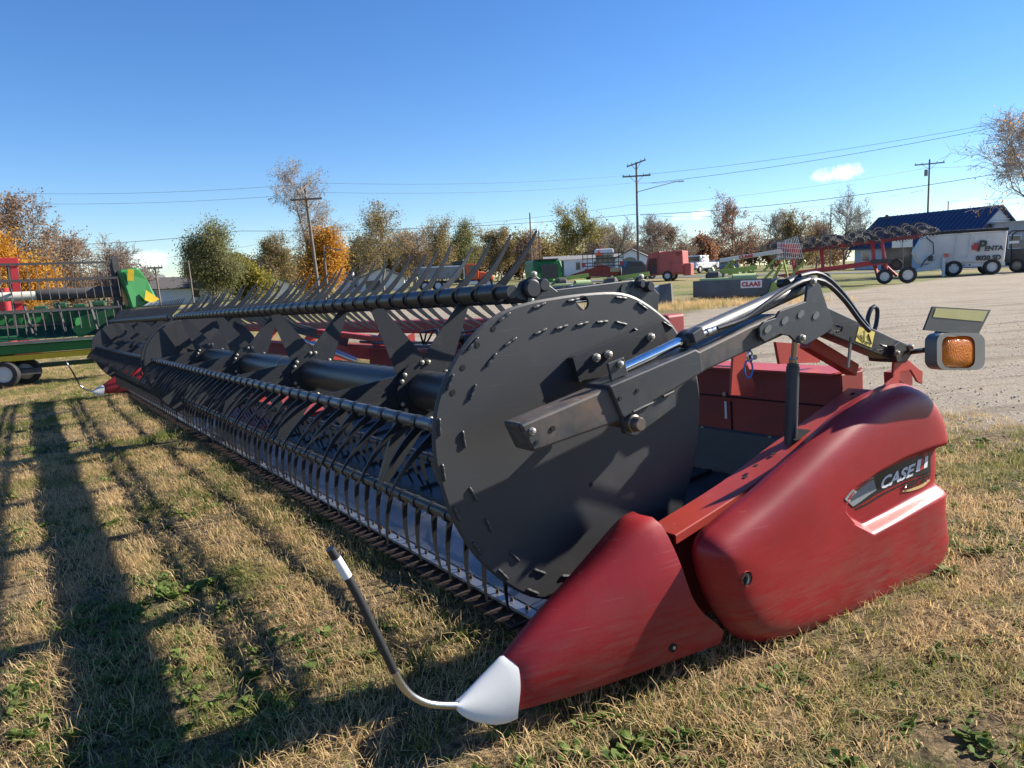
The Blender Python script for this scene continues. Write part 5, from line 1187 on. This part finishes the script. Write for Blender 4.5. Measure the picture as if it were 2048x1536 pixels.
p = P(1283, 849, y=YA0 - .05); mb = MB(); mb.lathe(p, p + Vector((0, .26, 0)), [(0, .018), (.03, .0215), (.1, .0215), (.11, .026), (.22, .026), (.23, .02), (1, .02)], 22); part(mb, 'pivot_pin', mat('worn pin steel', (.20, .16, .13), .4, metal=.7, var=.3, vscale=20), ra, smooth=True)
for px, py, s in ((1065, 862, 1.0), (1238, 836 - 38, .0),):
    if s: bolt_at(P(px, py, y=YA0 - .004), ra)
for px, py, r_ in ((1106, 857, .008), (1073, 885, .006), (1240, 797, .006), (1275, 781, .006)):
    p = P(px, py, y=YA0 - (.0015 if px < 1200 else .0135)); inst('bolt_hole', dot_me, void, ra, p, scale=(r_ / .0085, 1, r_ / .0085))
mb = MB()
for a, b2 in (((1266, 824), (1286, 814)), ((1286, 814), (1306, 805)), ((1327, 793), (1347, 783))): mb.tube([P(*a, y=YA0 - .013), P(*b2, y=YA0 - .013)], .0045, 6)
part(mb, 'weld_seam', black_metal, ra, smooth=True)
# bracket bolted to the shield behind the arm
mb = MB(); mb.prism(*plate([(1152, 712), (1322, 642), (1340, 690), (1330, 735), (1166, 760)], YN - .03, .008)); mb.prism(*plate([(1152, 712), (1146, 716), (1160, 765), (1166, 760)], YN - .03, .028)); sb = part(mb, 'shield_bracket', black_metal, ra)
for px, py in ((1193, 715), (1217, 709), (1302, 674)): bolt_at(P(px, py, y=YN - .038), ra, 1.35)
# fore-aft cylinder on top of the arm
yc = 1.70
a, b2, c2 = P(1242, 738, y=yc), P(1362, 682, y=yc), P(1628, 563, y=yc)
mb = MB(); mb.lathe(a, b2, [(0, .0155), (1, .0155)], 18); cy_ = part(mb, 'cylinder_rod', mat('chrome rod', (.75, .77, .8), .1, metal=1, var=.05), ra, smooth=True)
mb = MB(); mb.lathe(b2, c2, [(0, .024), (.02, .030), (.05, .030), (.055, .0275), (.97, .0275), (1, .02)], 22); part(mb, 'cylinder_barrel', black_arm, ra, smooth=True)
for yy in (yc - .033, yc + .022):
    mb = MB(); mb.prism([P(*q, y=yy) for q in ((1216, 727), (1248, 714), (1256, 748), (1224, 762))], (0, .009, 0)); part(mb, 'rod_clevis', black_metal, ra, bevel=.002)
bolt_at(P(1241, 728, y=yc - .038), ra)
mb = MB(); q = P(1390, 670, y=yc - .03); mb.box(q, (.05, .035, .034), Matrix.Rotation(-R(20), 3, 'Y')); part(mb, 'port_block', black_arm, ra, bevel=.003)
mb = MB(); mb.lathe(P(1402, 669, y=yc - .035), P(1436, 656, y=yc - .035), [(0, .009), (.3, .009), (.31, .012), (.5, .012), (.51, .008), (.7, .01), (1, .008)], 10); part(mb, 'hose_fitting', steel, ra, smooth=True)
hp = curve([(1434, 657), (1490, 637), (1530, 608), (1580, 575), (1615, 560), (1650, 565), (1688, 600), (1718, 640), (1738, 662)], 26)
mb = MB(); mb.tube([P(q.x, q.y, y=yc - .04 - .02 * math.sin(i / 25 * math.pi)) for i, q in enumerate(hp)], .0085, 8); part(mb, 'arm_hose', hose_mat, ra, smooth=True)
hp = curve([(1600, 552), (1632, 546), (1660, 560), (1690, 592), (1722, 636), (1745, 664)], 20)
mb = MB(); mb.tube([P(q.x, q.y, y=yc + .0) for q in hp], .0085, 8); part(mb, 'arm_hose', hose_mat, ra, smooth=True)
mb = MB(); mb.lathe(P(1574, 567, y=yc + .02), P(1612, 549, y=yc + .02), [(0, .018), (.45, .018), (.46, .01), (.65, .012), (.66, .009), (1, .009)], 12); part(mb, 'hose_coupler', black_metal, ra, smooth=True)
hp = curve([(1738, 660), (1735, 640), (1742, 618), (1750, 613), (1755, 622), (1752, 650), (1745, 668)], 16)
mb = MB(); mb.tube([P(q.x, q.y, y=1.78) for q in hp], .009, 8); part(mb, 'hose_loop', hose_mat, ra, smooth=True)
# knee plate, rear link and lift cylinder
knee = [(1519, 655), (1528, 644), (1552, 636), (1560, 622), (1612, 603), (1616, 566), (1626, 556), (1638, 562), (1666, 648), (1650, 668), (1612, 690), (1592, 684), (1580, 672), (1560, 668), (1530, 684), (1520, 674)]
for yy in (YA0 - .018, YA1 + .008):
    mb = MB(); mb.prism(*plate(knee, yy, .01)); kp = part(mb, 'knee_plate', black_arm, ra, bevel=.002)
slot = MB(); slot.prism([(.0145 * math.cos(w) + (.005 if math.cos(w) > 0 else -.005), -.001, .0105 * math.sin(w)) for w in (2 * math.pi * i / 14 for i in range(14))], (0, .003, 0)); slot_me = slot.mesh('slot')
for px, py in ((1536, 658), (1570, 641), (1602, 628), (1632, 631)): inst('slot', slot_me, grey_metal, ra, P(px, py, y=YA0 - .020), Matrix.Rotation(-R(25), 3, 'Y'))
for px, py in ((1626, 563), (1604, 676)): bolt_at(P(px, py, y=YA0 - .024), ra, 1.3)
p = P(1626, 563, y=YA0 - .02); mb = MB(); mb.lathe(p, p + Vector((0, .14, 0)), [(0, .016), (1, .016)], 16); part(mb, 'knee_pin', black_metal, ra, smooth=True)
mb = MB(); mb.prism(*plate([(1655, 614), (1800, 682), (1826, 690), (1818, 712), (1788, 722), (1648, 664)], 1.69, .075)); rl = part(mb, 'rear_link', black_arm, bevel=.004)
def on_link(px, py, lift): return P(px, py, y=1.69 - lift)
mb = MB(); mb.grid([[on_link(1718, 653, .0015), on_link(1750, 664, .0015)], [on_link(1711, 682, .0015), on_link(1743, 695, .0015)]]); part(mb, 'warning_sticker', decal_yellow, rl, fix=True)
mb = MB()
for a, b2 in (((1716, 670), (1730, 660)), ((1730, 660), (1729, 684)), ((1729, 684), (1716, 670)), ((1722, 671), (1727, 668)), ((1722, 669), (1727, 676))): mb.tube([on_link(*a, .003), on_link(*b2, .003)], .0011, 4)
for a, b2 in (((1737, 668), (1743, 688)), ((1732, 683), (1738, 685))): mb.tube([on_link(*a, .003), on_link(*b2, .003)], .0022, 4)
part(mb, 'warning_symbol', decal_black, rl)
for px, py in ((1676, 656), (1763, 694)):
    q = P(px, py, y=1.684); mb = MB(); mb.tube([q + Vector((-.012, 0, .012)), q + Vector((-.012, -.012, .006)), q + Vector((.010, -.012, .002)), q + Vector((.012, -.004, -.012)), q + Vector((-.01, 0, -.014))], .004, 6); part(mb, 'hose_clip', black_metal, rl, smooth=True)
mb = MB(); mb.prism(*plate([(1788, 692), (1800, 682), (1818, 690), (1826, 706), (1812, 726), (1794, 724)], 1.665, .12)); part(mb, 'rear_hinge', black_metal, rl, bevel=.003)
for px, py in ((1794, 706), (1822, 694)): bolt_at(P(px, py, y=1.66), rl, 1.2)
mb = MB(); mb.beam(P(1702, 675, y=1.675), P(1696, 735, y=1.675), .012, .006, (0, 1, 0)); part(mb, 'link_strap', grey_metal, rl)
bt_, tp_ = P(1578, 898, y=1.745), P(1586, 727, y=1.745)
mb = MB(); mb.lathe(bt_ - Vector((0, 0, .08)), tp_, [(0, .0235), (.97, .0235), (.975, .021), (1, .021)], 22); lc = part(mb, 'lift_cylinder', black_arm, smooth=True)
mb = MB(); mb.lathe(tp_, P(1590, 682, y=1.72), [(0, .016), (.25, .016), (.26, .011), (1, .011)], 14); part(mb, 'lift_rod', steel, lc, smooth=True)
mb = MB(); q = P(1600, 672, y=1.655); mb.lathe(q + Vector((0, -.01, 0)), q + Vector((0, .02, 0)), [(0, .02), (1, .02)], 16); part(mb, 'rod_eye', black_metal, lc, smooth=True)
mb = MB(); q = P(1590, 882, y=1.72); mb.box((q.x + .035, 1.735, q.z + .016), (.085, .055, .003), Matrix.Rotation(-R(17), 3, 'Y')); part(mb, 'cylinder_slot', void, rail)
# red brackets at the rear of the end sheet
mb = MB(); mb.beam(P(1612, 684, y=1.80), P(1705, 740, y=1.80), .05, .05); part(mb, 'lift_brace', red_metal, bevel=.004)
mb = MB(); mb.prism(*plate([(1772, 782), (1768, 772), (1786, 755), (1790, 700), (1812, 715), (1838, 738), (1846, 742), (1845, 768), (1836, 764), (1822, 740), (1800, 745), (1798, 780), (1782, 788)], 1.70, .01)); part(mb, 'rear_bracket', red_metal, bevel=.002)
mb = MB(); mb.prism(*plate([(1790, 745), (1824, 735), (1826, 770), (1792, 788)], 1.73, .05)); part(mb, 'bracket_box', red_dark, bevel=.002)
mb = MB(); mb.prism(*plate([(1468, 700), (1500, 690), (1492, 720), (1510, 770), (1505, 792), (1462, 790)], 2.05, .012)); part(mb, 'inner_bracket', red_metal)
mb = MB(); mb.prism(*plate([(1552, 684), (1600, 688), (1640, 694), (1640, 725), (1560, 728)], 2.0, .014)); part(mb, 'lug_plate', red_metal)
# tie cord hanging from a shackle under the arm
mb = MB(); q = P(1497, 738, y=1.80); mb.tube([q + Vector((.022 * math.sin(w), 0, .032 * math.cos(w))) for w in (2 * math.pi * i / 20 for i in range(21))], .0035, 6, cap=False); ti = part(mb, 'tie_cord', blue_plastic, smooth=True)
mb = MB(); q = P(1500, 712, y=1.80); mb.tube([q + Vector((.013 * math.sin(w), 0, .02 * math.cos(w))) for w in (2 * math.pi * i / 16 for i in range(17))], .004, 6, cap=False); part(mb, 'shackle', steel, ti, smooth=True)
# ---- marker lamp and reflector board
YL = 1.47
mb = MB(); mb.tube([P(1822, 704, y=1.70), P(1850, 700, y=YL + .06), P(1884, 701, y=YL + .02)], .0105, 8); la = part(mb, 'lamp_arm', black_metal, smooth=True)
def rrect(cx, cy_p, w, h, r_, y, skew=0):
    pts = []
    for sx, sy_, a0 in ((1, -1, -90), (1, 1, 0), (-1, 1, 90), (-1, -1, 180)):
        for k in range(5):
            w_ = R(a0 + k * 22.5); pts.append(P(cx + sx * (w / 2 - r_) + r_ * math.cos(w_), cy_p + sy_ * (h / 2 - r_) + r_ * math.sin(w_) + skew * (sx * w / 2), y=y))
    return pts
mb = MB(); o1 = rrect(1922, 703, 96, 74, 18, YL - .012); i1 = rrect(1917, 704, 66, 64, 16, YL - .012); o2 = [p + Vector((0, .045, 0)) for p in o1]; i2 = [p + Vector((0, .045, 0)) for p in i1]
mb.grid([i1, o1, o2, i2], close=True); lh = part(mb, 'lamp_housing', grey_metal, la, smooth=35, fix=True)
mb = MB(); i3 = rrect(1917, 704, 64, 62, 16, YL + .002); cen = sum(i3, Vector()) / len(i3)
mb.grid([[p + Vector((0, .025, 0)) for p in i3], i3, [cen + (p - cen) * .8 + Vector((0, -.009, 0)) for p in i3], [cen + (p - cen) * .4 + Vector((0, -.013, 0)) for p in i3]], close=True); n = len(i3); mb.f.append(tuple(3 * n + j for j in range(n))); part(mb, 'lamp_lens', amber, la, smooth='all', fix=True)
rb_ = [(1866, 613), (1982, 620), (1956, 671), (1848, 660)]
mb = MB(); mb.prism(*plate(rb_, YL, .006)); part(mb, 'reflector_board', black_metal, la)
mb = MB(); mb.grid([[P(1872, 616, y=YL - .002), P(1976, 622, y=YL - .002)], [P(1866, 634, y=YL - .002), P(1966, 643, y=YL - .002)]]); part(mb, 'reflector_strip', yellow_dull, la, fix=True)
mb = MB(); mb.prism(*plate([(1878, 690), (1884, 664), (1900, 655), (1950, 660), (1955, 672), (1895, 672), (1886, 692)], YL + .01, .03)); part(mb, 'lamp_bracket', black_metal, la, bevel=.002)
# seams and a worn sticker on the near back wall
mb = MB(); mb.box((2.798, 2.9, .66), (.006, 2.1, .006)); mb.box((2.798, 2.42, .57), (.006, .006, .14)); part(mb, 'wall_seam', void)
a = P(1450, 812, x=2.792); mb = MB(); mb.box((2.797, a.y, a.z - .02), (.004, .012, .085)); part(mb, 'worn_sticker', decal_white)
for px, py in ((1405, 856), (1540, 876), (1449, 788)): q = P(px, py, x=2.79); inst('bolt', bolt_me, bolt_mat, hdr, q, Matrix.Rotation(R(90), 3, 'Z'))
# ================================================================ turf, weeds, gravel stones, leaves
def turf_mat(name, a, b_, c, trans=.3, green=None):
    """blade colour varies blade by blade and in broad patches over the lawn"""
    m = bpy.data.materials.new(name); m.use_nodes = True; t = NT(m); b = m.node_tree.nodes['Principled BSDF']; out = m.node_tree.nodes['Material Output']
    g = t.n.new('ShaderNodeNewGeometry'); oi = t.n.new('ShaderNodeObjectInfo')
    cs = t.mix(g.outputs['Random Per Island'], a, b_)
    cs = t.mix(t.rng(oi.outputs['Random'], .2, 1), cs, c)
    if green:
        nz_ = t.noise(g.outputs['Position'], 1.1, 4, .6); cs = t.mix(t.m('MULTIPLY', t.rng(nz_, .5, .62), .75), cs, green)
    t.l.new(cs, b.inputs['Base Color']); b.inputs['Roughness'].default_value = .7; b.inputs['Specular IOR Level'].default_value = .2
    tr = t.n.new('ShaderNodeBsdfTranslucent'); t.l.new(cs, tr.inputs['Color']); ms = t.n.new('ShaderNodeMixShader'); ms.inputs[0].default_value = trans
    t.l.new(b.outputs[0], ms.inputs[1]); t.l.new(tr.outputs[0], ms.inputs[2]); t.l.new(ms.outputs[0], out.inputs['Surface']); return m
dry_m = turf_mat('dry grass blades', (.42, .27, .12), (.88, .65, .34), (.66, .48, .25), .45, (.26, .26, .075))
green_m = turf_mat('green grass blades', (.09, .12, .025), (.24, .27, .06), (.15, .19, .04), .4)
weed_m = turf_mat('weed leaves', (.06, .10, .022), (.16, .22, .05), (.10, .15, .03), .35)
stone_m = mat('gravel stones', (.46, .40, .32), .9, var=.3, vscale=.7)
leaf_m = turf_mat('fallen leaves', (.42, .26, .10), (.6, .45, .25), (.3, .17, .07), .2)
def blades(seed, n, rad, h0, h1, lean0, lean1, w):
    rnd = random.Random(seed); mb = MB()
    for _ in range(n):
        a = rnd.uniform(0, 6.283); r_ = rad * math.sqrt(rnd.random()); p = Vector((r_ * math.cos(a), r_ * math.sin(a), -.004)); az = rnd.uniform(0, 6.283); L = rnd.uniform(h0, h1); th = rnd.uniform(lean0, lean1); ww = w * rnd.uniform(.6, 1.3)
        sd = Vector((-math.sin(az), math.cos(az), 0)) * ww; q = p; vs_ = []; 
        for i in range(3):
            k = ww * (1 - i * .4); vs_ += [q - sd * (1 - .42 * i), q + sd * (1 - .42 * i)]
            t_ = th * (.45 + .55 * i); q = q + Vector((math.cos(az) * math.sin(t_), math.sin(az) * math.sin(t_), math.cos(t_))) * (L / 2.6)
        mb.add(vs_ + [], [(0, 1, 3, 2), (2, 3, 5, 4)])
    return mb
def rosette(seed, n, L):
    rnd = random.Random(seed); mb = MB()
    for i in range(n):
        az = 6.283 * i / n + rnd.uniform(-.4, .4); l_ = L * rnd.uniform(.6, 1.1); el = rnd.uniform(.25, 1.0); d = Vector((math.cos(az) * math.cos(el), math.sin(az) * math.cos(el), math.sin(el))); sd = Vector((-math.sin(az), math.cos(az), 0)); w = l_ * rnd.uniform(.22, .36); b0 = Vector((rnd.uniform(-.02, .02), rnd.uniform(-.02, .02), 0))
        dr = Vector((0, 0, -l_ * .25))
        mb.add([b0, b0 + d * l_ * .4 - sd * w * .8, b0 + d * l_ * .75 - sd * w + dr * .3, b0 + d * l_ + dr, b0 + d * l_ * .75 + sd * w + dr * .3, b0 + d * l_ * .4 + sd * w * .8], [(0, 1, 5), (1, 2, 4, 5), (2, 3, 4)])
    return mb
def protos(name, mbs, mt):
    c = bpy.data.collections.new(name)
    for mb in mbs:
        me = mb.mesh(name); me.materials.append(mt); o = bpy.data.objects.new(name, me); c.objects.link(o)
    return c
def scatter(name, coll, area, dens, smin, smax, seed, tilt=.25):
    """one stuff object: pieces of a collection spread over a patch of ground by geometry nodes; area = (verts, faces), dens per vertex per m2"""
    me = bpy.data.meshes.new(name); me.from_pydata(area[0], [], area[1]); me.update()
    at_ = me.attributes.new('dens', 'FLOAT', 'POINT'); at_.data.foreach_set('value', np.array(dens, dtype=np.float32))
    o = bpy.data.objects.new(name, me); col.objects.link(o); tag(o, kind='stuff')
    ng = bpy.data.node_groups.new(name, 'GeometryNodeTree')
    ng.interface.new_socket('Geometry', in_out='INPUT', socket_type='NodeSocketGeometry'); ng.interface.new_socket('Geometry', in_out='OUTPUT', socket_type='NodeSocketGeometry')
    N, Lk = ng.nodes, ng.links
    gi, go = N.new('NodeGroupInput'), N.new('NodeGroupOutput')
    na = N.new('GeometryNodeInputNamedAttribute'); na.data_type = 'FLOAT'; na.inputs['Name'].default_value = 'dens'
    dp = N.new('GeometryNodeDistributePointsOnFaces'); dp.inputs['Seed'].default_value = seed
    ci = N.new('GeometryNodeCollectionInfo'); ci.inputs['Collection'].default_value = coll; ci.inputs['Separate Children'].default_value = True; ci.inputs['Reset Children'].default_value = True
    ip = N.new('GeometryNodeInstanceOnPoints'); ip.inputs['Pick Instance'].default_value = True
    rv = N.new('FunctionNodeRandomValue'); rv.data_type = 'FLOAT_VECTOR'; rv.inputs[0].default_value = (-tilt, -tilt, 0); rv.inputs[1].default_value = (tilt, tilt, 6.283); rv.inputs['Seed'].default_value = seed + 1
    rs_ = N.new('FunctionNodeRandomValue'); rs_.data_type = 'FLOAT'; rs_.inputs[2].default_value = smin; rs_.inputs[3].default_value = smax; rs_.inputs['Seed'].default_value = seed + 2
    Lk.new(gi.outputs[0], dp.inputs['Mesh']); Lk.new(na.outputs['Attribute'], dp.inputs['Density']); Lk.new(dp.outputs['Points'], ip.inputs['Points']); Lk.new(ci.outputs[0], ip.inputs['Instance'])
    e2r = N.new('FunctionNodeEulerToRotation'); Lk.new(rv.outputs[0], e2r.inputs[0]); Lk.new(e2r.outputs[0], ip.inputs['Rotation']); Lk.new(rs_.outputs[1], ip.inputs['Scale']); Lk.new(ip.outputs[0], go.inputs[0])
    md = o.modifiers.new('scatter', 'NODES'); md.node_group = ng
    return o
def in_view(X, Y, m=.06):
    d = Vector((X, Y, ground(X, Y))) - CAM; k = d.dot(fwd)
    if k < .6: return False
    return abs(d.dot(rt) / k) < 1024 / FPX + m and d.dot(up) / k > -768 / FPX - m
def patch(y0, y1, step, fn):
    vs_, fs, dn, ix = [], [], [], {}
    ny_ = int((y1 - y0) / step)
    def vid(i, j):
        if (i, j) not in ix:
            X, Y = i * step, y0 + j * step; ix[i, j] = len(vs_); vs_.append((X, Y, terr(X, Y))); dn.append(fn(X, Y))
        return ix[i, j]
    for j in range(ny_):
        Y = y0 + (j + .5) * step; w = int((Y * .85 + 2) / step)
        for i in range(-w, w):
            if in_view(i * step + step / 2, Y): fs.append((vid(i, j), vid(i + 1, j), vid(i + 1, j + 1), vid(i, j + 1)))
    return (vs_, fs), dn
cyw, syw = math.cos(YAW), math.sin(YAW)
def hxy(X, Y): return X * cyw + Y * syw, Y * cyw - X * syw
def nzv(X, Y, s, o=0): return noise.fractal((X * s, Y * s, o), 1.0, 2.0, 4)
def lawn(X, Y):                        # 1 on grass, 0 on gravel
    a, b2 = hxy(X, Y)
    e = (a - (5.1 + .1 * b2)) + nzv(X, Y, .6) * 1.2
    g_ = max(0, min(1, .5 - e / 1.6))
    return max(g_, .35 * max(0, nzv(X, Y, .8, 9) - .25) if a < 9 else 0)
def greenness(X, Y): return max(0, min(1, .42 + 1.0 * nzv(X, Y, .75, 5) + .5 * nzv(X, Y, 2.6, 2)))
def clump(X, Y): return .18 + 1.15 * max(0, min(1, .5 + 1.5 * nzv(X, Y, 2.2, 7)))
dryc = protos('dry_tuft', [blades(i, 36, .075, .018, .05, .8, 1.5, .0017) for i in range(5)] + [blades(50 + i, 14, .05, .035, .085, .2, 1.1, .0015) for i in range(3)], dry_m)
matc = protos('thatch', [blades(80 + i, 34, .10, .05, .11, .95, 1.5, .0018) for i in range(4)], dry_m)
grnc = protos('green_tuft', [blades(20 + i, 28, .06, .022, .058, .3, 1.25, .0021) for i in range(5)], green_m)
wedc = protos('weed', [rosette(30 + i, 9 + 2 * i, .020 + .006 * i) for i in range(5)], weed_m)
lefc = protos('fallen_leaf', [rosette(90 + i, 1, .05) for i in range(3)], leaf_m)
ar, dn = patch(.8, 7.5, .25, lambda X, Y: lawn(X, Y) * 420 * clump(X, Y) * (1.1 - .75 * greenness(X, Y)))
scatter('dry_grass', dryc, ar, dn, .5, .95, 1)
ar, dn = patch(.8, 7.5, .25, lambda X, Y: lawn(X, Y) * 110 * clump(X, Y))
scatter('thatch', matc, ar, dn, .7, 1.3, 21, .1)
ar, dn = patch(.8, 7.5, .25, lambda X, Y: lawn(X, Y) * 430 * max(0, greenness(X, Y) - .22))
scatter('green_grass', grnc, ar, dn, .6, 1.2, 2)
ar, dn = patch(.8, 8, .25, lambda X, Y: lawn(X, Y) * 330 * max(0, nzv(X, Y, 1.0, 31) * 1.3 - .05 + (.3 if Y < 2.6 else 0) + (.15 if hxy(X, Y)[0] > 2.4 else 0)))
scatter('weeds', wedc, ar, dn, .6, 1.4, 3)
ar, dn = patch(7.5, 20, .5, lambda X, Y: lawn(X, Y) * 170 * clump(X, Y) * (1.1 - .7 * greenness(X, Y)))
scatter('dry_grass', dryc, ar, dn, .9, 1.5, 4)
ar, dn = patch(7.5, 20, .5, lambda X, Y: lawn(X, Y) * 190 * max(0, greenness(X, Y) - .25))
scatter('green_grass', grnc, ar, dn, .9, 1.6, 5)
ar, dn = patch(20, 44, 1.0, lambda X, Y: lawn(X, Y) * 28)
scatter('dry_grass', dryc, ar, dn, 1.2, 2.0, 6)
# taller dry grass round the mowers
ar, dn = patch(22, 31, .5, lambda X, Y: 40 * max(0, min(1, 1.2 - abs(X - 6.5) / 4.2)) * max(0, min(1, 1.3 - abs(Y - 26) / 2.2)))
tallc = protos('tall_dry_grass', [blades(60 + i, 24, .12, .12, .3, .05, .6, .004) for i in range(4)], dry_m)
scatter('tall_dry_grass', tallc, ar, dn, .7, 1.3, 8)
# stones on the gravel and fallen leaves
def stone(seed):
    rnd = random.Random(seed); bm = bmesh.new(); bmesh.ops.create_icosphere(bm, subdivisions=1, radius=.016)
    for v in bm.verts: v.co = Vector((v.co.x * rnd.uniform(.7, 1.3), v.co.y * rnd.uniform(.7, 1.3), v.co.z * .6))
    mb = MB(); mb.v = [tuple(v.co) for v in bm.verts]; mb.f = [tuple(q.index for q in f.verts) for f in bm.faces]; bm.free(); return mb
stc = protos('gravel_stone', [stone(i) for i in range(4)], stone_m)
ar, dn = patch(3, 20, .5, lambda X, Y: 70 * max(0, 1 - (Y - 5) / 12) * (1 - lawn(X, Y)) if hxy(X, Y)[0] > 4.4 else 0)
scatter('gravel_stones', stc, ar, dn, .25, .8, 9, 1.0)
ar, dn = patch(1.2, 14, .5, lambda X, Y: 2.2 + (3.5 if hxy(X, Y)[0] > 3.2 else 0))
scatter('fallen_leaves', lefc, ar, dn, .5, 1.1, 10, .5)
